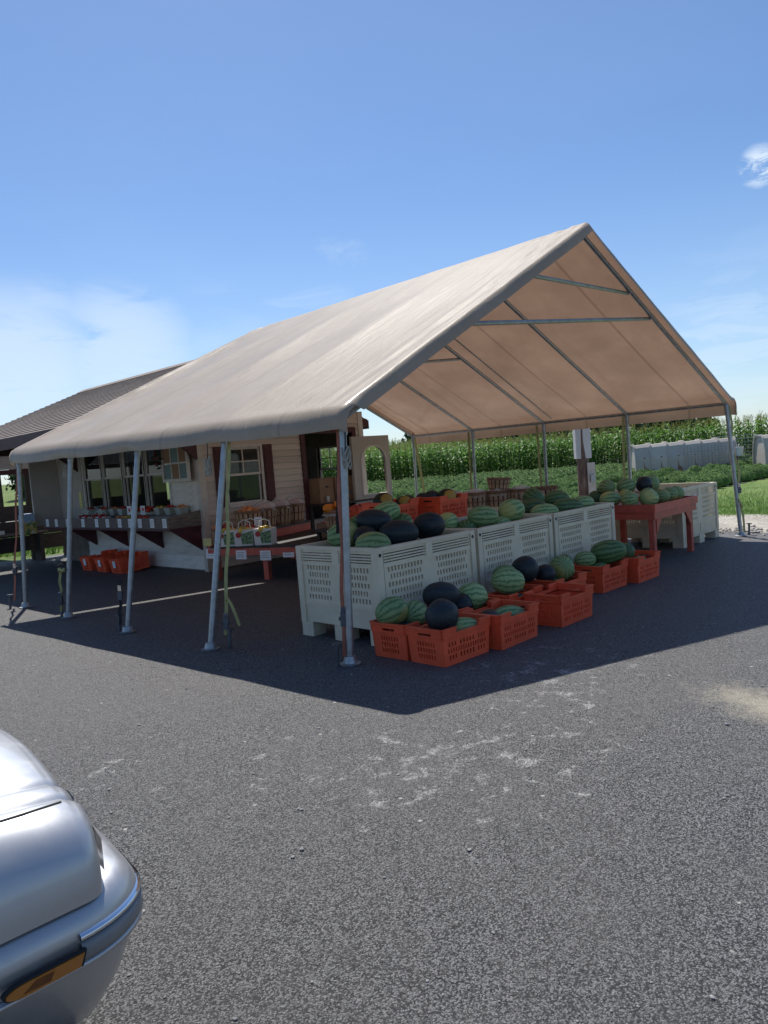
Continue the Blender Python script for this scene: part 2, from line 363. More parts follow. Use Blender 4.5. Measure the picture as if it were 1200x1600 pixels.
def asphalt():
    m, nt, b = newmat('worn_asphalt'); v = wpos(nt)
    dv = nt.nodes.new('ShaderNodeTexNoise'); dv.inputs['Scale'].default_value = 60; dv.inputs['Detail'].default_value = 3; nt.links.new(v, dv.inputs['Vector'])
    va = nt.nodes.new('ShaderNodeVectorMath'); va.operation = 'MULTIPLY_ADD'; nt.links.new(dv.outputs['Color'], va.inputs[0]); va.inputs[1].default_value = (.012, .012, .012); nt.links.new(v, va.inputs[2])
    vo = nt.nodes.new('ShaderNodeTexVoronoi'); vo.inputs['Scale'].default_value = 165; nt.links.new(va.outputs[0], vo.inputs['Vector'])
    bw = nt.nodes.new('ShaderNodeSeparateColor'); nt.links.new(vo.outputs['Color'], bw.inputs[0]); cell = bw.outputs[0]
    big = tnoise(nt, v, .45, 5, .6); med = tnoise(nt, v, 3.5, 5, .65); grain = tnoise(nt, v, 190, 6, .8)
    gr = sstep(nt, mnode(nt, 'ADD', mnode(nt, 'MULTIPLY', grain, .55), mnode(nt, 'MULTIPLY', cell, .45)), .30, .72)
    base = mixc(nt, gr, (.012, .012, .014), (.285, .281, .280))
    base = mixc(nt, mnode(nt, 'MULTIPLY', sstep(nt, vo.outputs['Distance'], .45, .8), .75), base, (.008, .008, .010))
    base = mixc(nt, mnode(nt, 'MULTIPLY', sstep(nt, mnode(nt, 'ADD', big, mnode(nt, 'MULTIPLY', med, .4)), .45, .95), .45), base, (.145, .139, .133))
    def disc(c, rx, ry, ang):
        mp = nt.nodes.new('ShaderNodeMapping'); mp.vector_type = 'TEXTURE'; mp.inputs[1].default_value = (c[0], c[1], 0); mp.inputs[2].default_value = (0, 0, ang); mp.inputs[3].default_value = (rx, ry, 1)
        nt.links.new(v, mp.inputs[0]); s = nt.nodes.new('ShaderNodeSeparateXYZ'); nt.links.new(mp.outputs[0], s.inputs[0])
        r2 = mnode(nt, 'ADD', mnode(nt, 'MULTIPLY', s.outputs[0], s.outputs[0]), mnode(nt, 'MULTIPLY', s.outputs[1], s.outputs[1]))
        return mnode(nt, 'SUBTRACT', 1.0, mnode(nt, 'POWER', r2, .5))
    # sandy spill and chalky scuffs
    sand = sstep(nt, mnode(nt, 'ADD', disc((.58, -2.98), .85, .40, R(62)), mnode(nt, 'MULTIPLY', mnode(nt, 'SUBTRACT', tnoise(nt, v, 5, 6, .7), .5), 1.5)), .15, 1.0)
    base = mixc(nt, mnode(nt, 'MULTIPLY', sand, .75), base, mixc(nt, cell, (.36, .32, .235), (.55, .50, .39)))
    sc1 = tnoise(nt, v, 6.5, 10, .76, .35); area = mnode(nt, 'MAXIMUM', disc((-1.1, -1.9), 1.7, 1.1, R(-40)), mnode(nt, 'MAXIMUM', disc((-2.25, -.35), .55, .35, R(20)), disc((.5, -1.6), 1.6, 1.0, R(30))))
    chalk = sstep(nt, mnode(nt, 'ADD', sc1, mnode(nt, 'MULTIPLY', mnode(nt, 'MAXIMUM', area, -.5), .112)), .60, .72)
    base = mixc(nt, mnode(nt, 'MULTIPLY', chalk, mnode(nt, 'ADD', mnode(nt, 'MULTIPLY', cell, .6), .12)), base, (.62, .61, .59))
    sp = nt.nodes.new('ShaderNodeTexVoronoi'); sp.inputs['Scale'].default_value = 13; nt.links.new(v, sp.inputs['Vector'])
    sb = nt.nodes.new('ShaderNodeSeparateColor'); nt.links.new(sp.outputs['Color'], sb.inputs[0])
    fleck = mnode(nt, 'MULTIPLY', sstep(nt, sb.outputs[1], .955, .96), mnode(nt, 'SUBTRACT', 1.0, sstep(nt, mnode(nt, 'ADD', sp.outputs['Distance'], mnode(nt, 'MULTIPLY', med, .12)), .14, .22)))
    base = mixc(nt, mnode(nt, 'MULTIPLY', fleck, .8), base, (.58, .56, .52))
    nt.links.new(base, b.inputs['Base Color']); b.inputs['Roughness'].default_value = .62; b.inputs['Specular IOR Level'].default_value = .3
    bump(nt, b, mnode(nt, 'ADD', mnode(nt, 'MULTIPLY', grain, 1.2), mnode(nt, 'SUBTRACT', mnode(nt, 'MULTIPLY', cell, .5), mnode(nt, 'MULTIPLY', vo.outputs['Distance'], .6))), 1.0, .006)
    return m
M['asphalt'] = asphalt()
def groundmat(name, cols, scales, bmp=.5, dist=.02, cell=None):
    m, nt, b = newmat(name); v = wpos(nt)
    a = mixc(nt, sstep(nt, tnoise(nt, v, scales[0], 6, .65), .35, .65), cols[0], cols[1])
    a = mixc(nt, sstep(nt, tnoise(nt, v, scales[1], 6, .7), .45, .7), a, cols[2])
    if cell:
        vo = nt.nodes.new('ShaderNodeTexVoronoi'); vo.inputs['Scale'].default_value = cell; nt.links.new(v, vo.inputs['Vector'])
        s = nt.nodes.new('ShaderNodeSeparateColor'); nt.links.new(vo.outputs['Color'], s.inputs[0]); a = mixc(nt, mnode(nt, 'MULTIPLY', s.outputs[0], .45), a, (.12, .115, .11))
    nt.links.new(a, b.inputs['Base Color']); b.inputs['Roughness'].default_value = .9; b.inputs['Specular IOR Level'].default_value = .2
    bump(nt, b, tnoise(nt, v, scales[1]*6, 6, .7), bmp, dist); return m
M['gravel'] = groundmat('gravel_drive', ((.44, .40, .34), (.58, .54, .46), (.34, .31, .26)), (1.2, 6), .8, .03, 28)
M['field'] = groundmat('field_earth_and_grass', ((.085, .14, .035), (.13, .19, .05), (.16, .17, .06)), (.25, 2.5), .8, .05)
M['lawn'] = groundmat('lawn', ((.09, .165, .035), (.14, .22, .055), (.20, .22, .085)), (.8, 7), .8, .03)
M['mulch'] = groundmat('mum_row_ground_cover', ((.045, .05, .045), (.09, .10, .07), (.14, .17, .07)), (.7, 5), .7, .03)
def shingle():
    m, nt, b = newmat('brown_asphalt_shingle'); v = coords(nt); br = nt.nodes.new('ShaderNodeTexBrick')
    mp = nt.nodes.new('ShaderNodeMapping'); mp.inputs['Rotation'].default_value = (0, 0, R(90)); nt.links.new(v, mp.inputs[0]); nt.links.new(mp.outputs[0], br.inputs['Vector'])
    br.inputs['Color1'].default_value = (.20, .155, .13, 1); br.inputs['Color2'].default_value = (.27, .215, .18, 1); br.inputs['Mortar'].default_value = (.12, .09, .08, 1)
    br.inputs['Scale'].default_value = 1; br.inputs['Brick Width'].default_value = .3; br.inputs['Row Height'].default_value = .13; br.inputs['Mortar Size'].default_value = .006
    c = mixc(nt, mnode(nt, 'MULTIPLY', tnoise(nt, v, 60, 3), .5), br.outputs[0], (.13, .11, .10)); nt.links.new(c, b.inputs['Base Color']); b.inputs['Roughness'].default_value = .85; return m
M['shingle'] = shingle()
def carpaint():
    m, nt, b = newmat('silver_car_paint'); b.inputs['Base Color'].default_value = (.56, .575, .60, 1); b.inputs['Metallic'].default_value = .8; b.inputs['Roughness'].default_value = .4
    b.inputs['Coat Weight'].default_value = .6; b.inputs['Coat Roughness'].default_value = .06
    n = tnoise(nt, coords(nt), 900, 2); h = mixc(nt, n, (.38, .39, .41), (.54, .55, .57)); nt.links.new(h, b.inputs['Base Color'])
    d = tnoise(nt, coords(nt), 7, 7, .7); nt.links.new(mnode(nt, 'ADD', mnode(nt, 'MULTIPLY', sstep(nt, d, .45, .8), .12), .43), b.inputs['Roughness']); return m
M['paint'] = carpaint()
def trans(name, c, rough, tr=.6):
    m, nt, b = newmat(name); b.inputs['Base Color'].default_value = (*c, 1); b.inputs['Roughness'].default_value = rough; b.inputs['Coat Weight'].default_value = 1
    b.inputs['Transmission Weight'].default_value = tr; n = tnoise(nt, coords(nt), 60, 3); bump(nt, b, n, .1, .003); return m
M['amber'] = trans('amber_lens', (.62, .20, .015), .2, .35)
M['lens'] = trans('clear_lamp_lens', (.75, .76, .76), .08, .55)

# ================================================================ SETTING
def rise(x, y):      # the field climbs gently behind the first corn rows, more to the left
    s = min(1, max(0, (16-x)/16)); t = max(0, y-51)
    return .05*t*s if t < 30 else (.05*30 + .02*(t-30))*s
def sheet_ground():
    xs = sorted(set([-600, -400, -250, -150, -90, -60, -40, -25] + list(range(-16, 30, 4)) + [36, 48, 70, 110, 180, 300, 500]))
    ys = [-80, -40, -10, 10, 30, 45, 51, 55, 60, 66, 72, 80, 90, 105, 130, 170, 240, 350, 550, 900, 1500]
    mb = MB(); n = len(ys)
    for x in xs:
        for y in ys: mb.v.append(tuple(CF(x, y, -.07 + min(rise(x, y), 2.6))))
    for i in range(len(xs)-1):
        for j in range(n-1): a = i*n+j; mb.f.append((a, a+n, a+n+1, a+1))
    return mb
tag(link('ground', sheet_ground().mesh('ground', M['field'], True)), kind='structure')
def ragged(pts, edges, z, amp, step=.35, seed=0):   # polygon whose listed edges are jittered
    out = []
    for i, p in enumerate(pts):
        q = pts[(i+1) % len(pts)]; out.append((*p, z))
        if i in edges:
            d = Vector((q[0]-p[0], q[1]-p[1], 0)); n = int(d.length/step); perp = Vector((-d.y, d.x, 0)).normalized()
            for k in range(1, n):
                w = Vector((p[0], p[1], 0)) + d*k/n; o = noise.noise(Vector((k*.31, seed, 3)))*amp + noise.noise(Vector((k*.9, seed, 9)))*amp*.5
                w += perp*o; out.append((w.x, w.y, z))
    return out
def sheet(name, pts, mat): 
    mb = MB(); mb.poly(pts); me = mb.mesh(name, mat)
    bm = bmesh.new(); bm.from_mesh(me); bmesh.ops.triangulate(bm, faces=bm.faces)
    for f in bm.faces:
        if f.normal.z < 0: f.normal_flip()
    bm.to_mesh(me); bm.free()
    return tag(link(name, me), kind='structure')
sheet('lawn', ragged([(11.3, -45), (90, -45), (90, 4.0), (11.3, 4.6)], (3,), -.035, .5, .3, 2), M['lawn'])
sheet('gravel_drive', ragged([(8.0, -45), (11.6, -45), (11.6, 40), (8.0, 40)], (1,), -.02, .6, .3, 4), M['gravel'])
sheet('planting_ground', [(11.9, 4.4, 0), (80, 4.4, 0), (80, 40, 0), (11.9, 40, 0)], M['mulch'])
bpy.data.objects['planting_ground'].location.z = -.045
sheet('asphalt_lot', ragged([(-70, -60), (8.75, -60), (8.75, 13.6), (-70, 13.6)], (1, 2), 0, .35, .18, 6), M['asphalt'])

# loose stones along the asphalt edge and on the lot
def pebbles():
    ico = bmesh.new(); bmesh.ops.create_icosphere(ico, subdivisions=1, radius=1); base = np.array([v.co[:] for v in ico.verts]); fc = [tuple(v.index for v in f.verts) for f in ico.faces]; ico.free()
    V = []; F = []
    def add(x, y, z, r):
        s = base*(rng.uniform(.65, 1.2, base.shape))*r*np.array([1.15, 1, .65]); a = rng.uniform(0, 6.28); c, sn = math.cos(a), math.sin(a)
        s = s @ np.array([[c, sn, 0], [-sn, c, 0], [0, 0, 1]]); b = len(V); V.extend((s+np.array([x, y, z+r*.35])).tolist()); F.extend([tuple(i+b for i in f) for f in fc])
    for _ in range(1500): add(rng.normal(8.8, .28), rng.uniform(-6, 4.5), 0, abs(rng.normal(.014, .009))+.006)
    for _ in range(700):
        q = CF(rng.uniform(-1.3, 2.2), 1.5+abs(rng.normal(0, 1.0)), 0); add(q.x, q.y, 0, abs(rng.normal(.0012, .0015))+.002)
    for _ in range(350):
        q = CF(rng.uniform(-3, 4), rng.uniform(2, 8), 0); add(q.x, q.y, 0, abs(rng.normal(.003, .003))+.003)
    me = bpy.data.meshes.new('loose_stones'); me.from_pydata(V, [], F); me.materials.append(plain('stone', (.26, .25, .245), .8, .35, 30, rnd=0)); return me
tag(link('loose_stones', pebbles()), 'loose grey stones scattered along the asphalt edge', 'gravel', kind='stuff')

# grass blades on the verge beyond the gravel
def blades(n, fn, h0, h1, w, mat, name, label):
    P = np.zeros((n*3, 3)); 
    for i in range(n):
        x, y, z = fn(); a = rng.uniform(0, 6.28); h = rng.uniform(h0, h1); dx, dy = math.cos(a)*w, math.sin(a)*w; l = rng.normal(0, h*.4, 2)
        P[i*3] = (x-dx, y-dy, z); P[i*3+1] = (x+dx, y+dy, z); P[i*3+2] = (x+l[0], y+l[1], z+h)
    me = bpy.data.meshes.new(name); me.from_pydata(P.tolist(), [], [(i*3, i*3+1, i*3+2) for i in range(n)]); me.materials.append(mat)
    return tag(link(name, me), label, 'grass', kind='stuff')
def lawnpt():
    u = 11.35+abs(rng.normal(0, 3.2)); return (u+rng.normal(0, .12), rng.uniform(-6, 4.4), -.04)
blades(26000, lawnpt, .03, .10, .007, M['grass'], 'verge_grass', 'short mown green grass between gravel drive and mum rows')
def fieldpt():
    q = CF(rng.uniform(-14, -7.5), rng.uniform(19, 40), -.07); return q
blades(9000, fieldpt, .15, .45, .025, M['grass'], 'meadow_grass', 'tall sunlit meadow grass seen through the open pavilion')

# ---------------------------------------------------------------- corn
def corn_template(seed):
    r = random.Random(seed); leaf = MB(); st = MB(); ts = MB(); H = 2.1*r.uniform(.94, 1.06)
    st.tube([(0, 0, 0), (.01, 0, H*.5), (0, .01, H)], [.016, .013, .006], 4, False)
    a0 = r.uniform(0, 3.14)
    for k in range(13):
        z = .25 + k*(H-.35)/12; a = a0 + (k % 2)*math.pi + r.uniform(-.5, .5); L = r.uniform(.5, .78)*(1 if k < 9 else .75); up = r.uniform(.35, .65); w = r.uniform(.035, .05)
        dx, dy = math.cos(a), math.sin(a); b = len(leaf.v); tw = r.uniform(-.5, .5)
        for i in range(5):
            t = i/4; x = L*t*(1-.12*t); zz = z + up*L*(1.5*t-1.75*t*t)*1.3; ww = w*(1-t**2.2)*(.7+.6*min(1, t*3)) + .002
            s = Vector((-dy, dx, 0))*ww + Vector((0, 0, tw*ww)); p = Vector((dx*x, dy*x, zz)); leaf.v += [tuple(p-s), tuple(p+s)]
            if i: leaf.f.append((b+2*i-2, b+2*i-1, b+2*i+1, b+2*i))
    for k in range(6):
        a = r.uniform(0, 6.28); t = r.uniform(.05, .18); p = Vector((math.cos(a)*t, math.sin(a)*t, H+r.uniform(.2, .36))); s = Vector((-math.sin(a), math.cos(a), 0))*.009
        b = len(ts.v); ts.v += [(0, -.008, H-.04), (0, .008, H-.04), tuple(p+s), tuple(p-s)]; ts.f.append((b, b+1, b+2, b+3))
    return leaf, st, ts
def corn_field():
    tm = [corn_template(i) for i in range(5)]; V = []; F = []; mi = []; nb = 0
    def put(x, y, z, sc_):
        nonlocal nb
        t = tm[rng.integers(5)]; a = rng.uniform(0, 6.28); c, s = math.cos(a), math.sin(a); q = CF(x, y, 0); lean = rng.normal(0, .04, 2)
        for k, mb in enumerate(t):
            v = np.array(mb.v)*sc_; w = np.empty_like(v); w[:, 0] = v[:, 0]*c-v[:, 1]*s+v[:, 2]*lean[0]+q.x; w[:, 1] = v[:, 0]*s+v[:, 1]*c+v[:, 2]*lean[1]+q.y; w[:, 2] = v[:, 2]+z
            V.append(w); F.extend([tuple(i+nb for i in f) for f in mb.f]); mi.extend([k]*len(mb.f)); nb += len(v)
    for row in range(5):
        x = -5.0
        while x < 34:
            y = 50.5+row*.76-.36*max(0, x-7); put(x+rng.normal(0, .04), y+rng.normal(0, .06), -.07+rise(x, y), rng.uniform(.95, 1.14)*(1+.09*noise.noise(Vector((x*.25, row, 0))))); x += .20
    for row in range(14):
        y = 56+row*2.6; x = -6.0
        while x < 17: put(x+rng.normal(0, .1), y+rng.normal(0, .2), -.07+min(rise(x, y), 2.6), rng.uniform(.9, 1.05)); x += .34
    me = bpy.data.meshes.new('corn_field'); me.from_pydata(np.concatenate(V).tolist(), [], F)
    for k in ('corn', 'stalk', 'tassel'): me.materials.append(M[k])
    me.polygons.foreach_set('material_index', mi); return me
tag(link('corn_field', corn_field()), 'tall green field of tasselled corn behind the mum rows', 'corn', kind='stuff')

# ---------------------------------------------------------------- mums
def mum_mesh(seed, n, name):
    r = random.Random(seed); mb = MB()
    for i in range(n):
        a = r.uniform(0, 6.283); cz = r.uniform(-.05, 1); s = math.sqrt(max(0, 1-cz*cz)); rad = r.uniform(.84, 1.04)*(1+.06*math.sin(a*5+seed))
        d = Vector((math.cos(a)*s, math.sin(a)*s, cz)); p = Vector((d.x*.285*rad, d.y*.285*rad, .13+d.z*.27*rad))
        t = d.orthogonal().normalized(); t.rotate(Matrix.Rotation(r.uniform(0, 6.28), 3, d)); t = (t + d*r.uniform(-.15, .55)).normalized(); w = d.cross(t).normalized()
        l = r.uniform(.022, .042)*(1 if n > 300 else 2.0); ww = l*.55; b = len(mb.v); mb.v += [tuple(p-w*ww*.4), tuple(p+t*l*.5-w*ww), tuple(p+t*l+d*.01), tuple(p+t*l*.5+w*ww)]; mb.f.append((b, b+1, b+2, b+3))
    return mb
def build_mums():
    ms = []
    for k in range(4):
        mb = mum_mesh(k, 900, 'mum'); mb.lathe([(.12, 0), (.22, .06), (.255, .16), (.2, .29), (.06, .36)], 10); ms.append(mb.mesh('mum_plant', M['mum']))
    pts = []
    for row in range(31):
        v = 4.75+row*.80
        if row % 7 == 5: continue
        u = 12.0 + (row % 2)*.3
        while u < 62:
            d = (Vector((u, v, 0))-CAM); cxx = d.dot(cx); cyy = d.dot(cy)
            if cyy < 48.5-.36*max(0, cxx-7) and -2 < cxx < .56*cyy+3 and not (28.2 < u < 39 and 9.0 < v < 13.2) and u > 12.2:
                pts.append((cyy, u+rng.normal(0, .05), v+rng.normal(0, .05), rng.uniform(.82, 1.14)))
            u += .74
    pts.sort()
    lab = 'rounded leafy green mum plant standing in the field rows'
    for d, u, v, s in pts[:300]:
        o = link('mum_plant', ms[rng.integers(4)], None, (u, v, -.05), (0, 0, rng.uniform(0, 6.28)), (s*1.0, s*1.0, s*rng.uniform(.9, 1.1)))
        tag(o, lab, 'plant', 'mum plants nearest the canopy')
    V = []; F = []; nb = 0; tm = []
    for k in range(3):
        mb = mum_mesh(20+k, 150, 'm'); mb.lathe([(.15, 0), (.25, .12), (.2, .29), (.05, .36)], 8); tm.append(mb)
    for d, u, v, s in pts[300:]:
        t = tm[rng.integers(3)]; w = np.array(t.v)*s; V.append(w+np.array([u, v, -.05])); F.extend([tuple(i+nb for i in f) for f in t.f]); nb += len(w)
    me = bpy.data.meshes.new('mum_rows'); me.from_pydata(np.concatenate(V).tolist(), [], F); me.materials.append(M['mum'])
    tag(link('mum_rows', me), 'farther rows of rounded green mum plants before the corn', 'plants', kind='stuff')
build_mums()

# ---------------------------------------------------------------- far wood
def wood():
    V = []; F = []
    def clump(cx_, cy_, cz_, rx, rz, n):
        for _ in range(n):
            d = rng.normal(0, 1, 3); d /= np.linalg.norm(d); p = np.array([cx_, cy_, cz_]) + d*np.array([rx, rx, rz])*rng.uniform(.6, 1.05)
            a = rng.normal(0, 1, 3); a /= np.linalg.norm(a); c = np.cross(a, d); c /= np.linalg.norm(c)+1e-6; s = rng.uniform(.5, 1.0); b = len(V)
            V.extend([(p-a*s).tolist(), (p+c*s*.7).tolist(), (p+a*s).tolist(), (p-c*s*.7).tolist()]); F.append((b, b+1, b+2, b+3))
    for k in range(40):
        x = 9.5+k*1.9+rng.normal(0, .8); y = 205+rng.normal(0, 8); h = 8.2+rng.uniform(-1.3, 1.6)+(.9 if k < 22 else -1.8); q = CF(x, y, 0)
        for j in range(4): clump(q.x+rng.normal(0, 1.3), q.y+rng.normal(0, 1.3), h*(.45+.16*j), 2.6-.4*j, 1.6, 70)
    me = bpy.data.meshes.new('far_wood'); me.from_pydata(V, [], F); me.materials.append(M['tree']); return me
tag(link('far_wood', wood()), 'dark line of distant trees along the horizon above the corn', 'wood', kind='stuff')
# a single round tree by the left field
def lone_tree(c, h, label):
    t = thing('tree', label, 'tree', c); tr = MB(); tr.tube([(0, 0, 0), (.05, 0, h*.3), (0, .1, h*.6)], [.22, .16, .07], 7)
    for k in range(5): a = k*1.26; tr.tube([(0, 0, h*(.28+.05*k)), (math.cos(a)*h*.18, math.sin(a)*h*.18, h*(.5+.05*k))], [.09, .03], 5)
    part(t, 'trunk', tr, M['polewood'], True)
    cr = MB()
    for _ in range(2200):
        d = Vector(rng.normal(0, 1, 3)).normalized(); p = Vector((d.x*h*.36, d.y*h*.36, h*.58+d.z*h*.42))*1.0; p += Vector(rng.normal(0, .25, 3)); p *= 1
        a = Vector(rng.normal(0, 1, 3)).normalized(); c2 = a.cross(d).normalized(); s = rng.uniform(.12, .26); b = len(cr.v); cr.v += [tuple(p-a*s), tuple(p+c2*s), tuple(p+a*s), tuple(p-c2*s)]; cr.f.append((b, b+1, b+2, b+3))
    part(t, 'crown', cr, M['tree'])
lone_tree(CF(-29.6, 66, 0), 4.6, 'small pale grey green tree in the far left field')
# low white and dark far vehicles beyond the left field
def far_car(x, y, c, label):
    t = thing('parked_car', label, 'car', CF(x, y, 0), HEAD*0+.8); b = MB()
    b.prism([(-2, -.85, .35), (2, -.85, .35), (2.05, -.85, .85), (1.1, -.85, .95), (.5, -.8, 1.45), (-1.2, -.8, 1.45), (-1.9, -.85, .95)], (0, 1.7, 0)); part(t, 'body', b, plain('far_car_paint', c, .3, .05, 2))
    for wx in (-1.3, 1.3):
        for wy in (-.86, .66): w = MB(); w.tube([(wx, wy, .33), (wx, wy+.2, .33)], .33, 12); part(t, 'wheel', w, M['rubber'])
    g = MB(); g.prism([(.45, -.87, 1.36), (.95, -.87, .98), (-1.6, -.87, .98), (-1.15, -.87, 1.36)], (0, .02, 0)); part(t, 'window', g, M['steel_dark'])
far_car(-43.5, 95, (.7, .72, .74), 'white car parked far off beyond the left field')
far_car(-47.0, 97, (.05, .06, .09), 'dark car parked far off beside the white car')

# ---------------------------------------------------------------- calf hutches and pen
def hutch_proto():
    t = thing('calf_hutch', 'hutch', 'hutch'); W = .62
    prof = [(-.62, 0), (-.60, .75), (-.42, 1.22), (-.30, 1.34), (.30, 1.34), (.42, 1.22), (.60, .75), (.62, 0)]
    def shell(w0, w1, s0, s1, mb):
        n = len(prof)
        for i in range(n-1):
            (y0, z0), (y1, z1) = prof[i], prof[i+1]
            mb.hexa([(w0, y0*s0, z0*s0), (w1, y0*s1, z0*s1), (w1, y1*s1, z1*s1), (w0, y1*s0, z1*s0), (w0, y0*s0*.95, z0*s0*.97), (w1, y0*s1*.95, z0*s1*.97), (w1, y1*s1*.95, z1*s1*.97), (w0, y1*s0*.95, z1*s0*.97)])
    b = MB(); shell(-.33, .33, .96, .985, b); part(t, 'body', b, M['hutch'])
    r_ = MB(); shell(.30, .35, 1.02, 1.02, r_); part(t, 'rib', r_, M['hutch']); r2 = MB(); shell(-.34, -.30, 1.0, 1.0, r2); part(t, 'rib', r2, M['hutch'])
    bk = MB(); bk.prism([(-.28, y*.93, z*.95) for y, z in prof], (.03, 0, 0)); part(t, 'back_wall', bk, M['hutch'])
    o = MB(); o.prism([(.0, -.595, .05), (.20, -.595, .05), (.12, -.55, .78), (.02, -.56, .8)], (0, -.02, 0)); part(t, 'opening', o, M['hutch_in'])
    return t
hp = Proto(hutch_proto()); ang = math.atan2(-3.2, 4.1)*0
hu = [(29.0+.0, 11.0)]
ord_ = ['first', 'second', 'third', 'fourth', 'fifth', 'sixth', 'seventh', 'eighth']
d0 = CF(11.35, 33.6); d1 = CF(14.85, 33.2); dr = (d1-d0); rz = math.atan2(dr.y, dr.x)
for k in range(6):
    p = d0 + dr*(k/5.0); hp((p.x, p.y, -.03), (0, 0, rz), 'beige plastic calf hutch, %s from left in the left row' % ord_[k], 'calf hutches beyond the mum rows', (1.03, 1.05, 1.08))
e0 = CF(15.75, 31.2)
for k in range(4):
    p = e0 + dr*(k/5.0); hp((p.x, p.y, .0), (0, 0, rz), 'beige plastic calf hutch, %s from left in the right row' % ord_[k], 'calf hutches beyond the mum rows', (1.12, 1.12, 1.08))
def wire_panel(a, b, h, nx, nz, label):
    t = thing('wire_pen_panel', label, 'fence', ((a.x+b.x)/2, (a.y+b.y)/2, 0)); d = b-a
    for k in range(nz+1): m = MB(); z = .12+h*k/nz; m.tube([a+Vector((0, 0, z)), b+Vector((0, 0, z))], .012, 4); part(t, 'wire', m, M['wire'], world=True)
    for k in range(nx+1): m = MB(); p = a+d*k/nx; m.tube([p+Vector((0, 0, .12)), p+Vector((0, 0, .12+h))], .012, 4); part(t, 'upright_wire', m, M['wire'], world=True)
wire_panel(CF(13.0, 32.5), CF(14.9, 32.2), 1.05, 14, 9, 'galvanised wire panel in front of the hutch openings')
wire_panel(CF(14.6, 33.8), CF(16.4, 33.5), 1.35, 12, 9, 'galvanised wire panel between the two hutch rows')
bp = thing('feed_bucket', 'white feed bucket hung on the wire pen', 'bucket', CF(15.05, 32.2, 0)); m = MB(); m.lathe([(.13, .62), (.17, .98)], 12); part(bp, 'pail', m, M['white'], True); m = MB(); m.tube([(-.17, 0, .97), (0, 0, 1.12), (.17, 0, .97)], .01, 5); part(bp, 'handle', m, M['steel_dark']); m = MB(); m.tube([(0, .1, 0), (0, .1, .9)], .03, 6); part(bp, 'stand', m, M['maroon'])
# ---------------------------------------------------------------- painted pole
pl = thing('wooden_pole', 'white painted wooden pole with bare weathered lower half behind the canopy', 'pole', CF(4.02, 15.4, 0))
c_, s_ = .5, .0
m = MB(); m.box(-.115, .02, -.10, .10, 1.33, 3.0); part(pl, 'white_board', m, M['whitewood'])
m = MB(); m.box(.03, .185, -.11, .09, 1.33, 3.0); part(pl, 'white_board', m, M['whitewood'])
m = MB(); m.tube([(.03, 0, 0), (.03, 0, 1.36), (.03, 0, 2.98)], [.125, .12, .09], 10); part(pl, 'post', m, M['polewood'], True)
m = MB(); m.box(.075, .225, -.16, -.11, .5, 1.24); part(pl, 'backing_board', m, M['trim'])
m = MB(); m.box(.12, .2, -.21, -.16, .85, 1.0); part(pl, 'outlet_box', m, M['steel'])
pl.rotation_euler = (0, 0, -HEAD)

# ================================================================ FARM STAND BUILDING
WA, WB, WR, WK = 2.83, 6.46, 6.57, 12.0          # wall planes: front counter, side, right, back
stand = thing('farm_stand', 'tan clapboard farm stand with brown shingle roof beside the canopy', 'building', (4.7, 9.2, 0))
def intervals(a0, a1, holes):
    out = []; x = a0
    for h0, h1 in sorted(holes):
        if h0 > x: out.append((x, min(h0, a1)))
        x = max(x, h1)
    if x < a1: out.append((x, a1))
    return [(p, q) for p, q in out if q-p > .02]
def wall_core(mp, a0, a1, z0, z1, ops, t=.1):
    mb = MB(); zs = sorted({z0, z1, *[z for o in ops for z in o[2:4] if z0 < z < z1]})
    for za, zb in zip(zs, zs[1:]):
        for p, q in intervals(a0, a1, [(o[0], o[1]) for o in ops if o[2] < zb-.001 and o[3] > za+.001]):
            mb.hexa([mp(p, 0, za), mp(q, 0, za), mp(q, t, za), mp(p, t, za), mp(p, 0, zb), mp(q, 0, zb), mp(q, t, zb), mp(p, t, zb)])
    return mb
plank_me = {}
def siding(wallobj, mp, rot, a0, a1, z0, z1, ops, mat, ex=.112):
    if mat.name not in plank_me:
        mb = MB(); mb.hexa([(0, 0, 0), (1, 0, 0), (1, -.024, 0), (0, -.024, 0), (0, 0, ex+.012), (1, 0, ex+.012), (1, -.006, ex+.012), (0, -.006, ex+.012)]); plank_me[mat.name] = mb.mesh('plank', mat)
    z = z0; k = 0
    while z < z1:
        for p, q in intervals(a0, a1, [(o[0], o[1]) for o in ops if o[2] < z+ex and o[3] > z+.02]):
            cuts = [p]
            if q-p > 2.6: cuts.append(p+(q-p)*(.35+.3*((k*7) % 5)/5))
            cuts.append(q)
            for c0, c1 in zip(cuts, cuts[1:]):
                o = link('plank', plank_me[mat.name], wallobj); o.matrix_basis = (Matrix.Translation(mp(c0 if rot == 0 else c1, 0, z)) @ Matrix.Rotation(rot, 4, 'Z') @ Matrix.Diagonal((abs(c1-c0)-.003, 1, 1, 1)))
        z += ex; k += 1
mapB = lambda a, d, z: Vector((a, WB+d, z))
mapA = lambda a, d, z: Vector((WA+d, a, z))
mapR = lambda a, d, z: Vector((WR-d, a, z))
mapK = lambda a, d, z: Vector((a, WK-d, z))
winA = [(7.42+.845*k, 7.42+.845*k+.78, 1.06, 2.3) for k in range(4)]
opsB = [(3.34, 4.06, 1.06, 2.02), (5.08, 6.28, .62, 2.2)]
opsR = [(7.1, 7.75, 1.05, 1.98)]
opsK = [(5.3, 5.75, 1.05, 1.98)]
RZ = lambda u: 2.45+.4*(u-.65) if u < 3.72 else 2.45+.4*(6.79-u)
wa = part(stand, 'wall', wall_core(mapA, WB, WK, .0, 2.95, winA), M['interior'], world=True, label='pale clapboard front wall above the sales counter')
wb = part(stand, 'wall', wall_core(mapB, WA+.1, WR, .0, 2.3, opsB), M['interior'], world=True, label='tan clapboard side wall under the canopy')
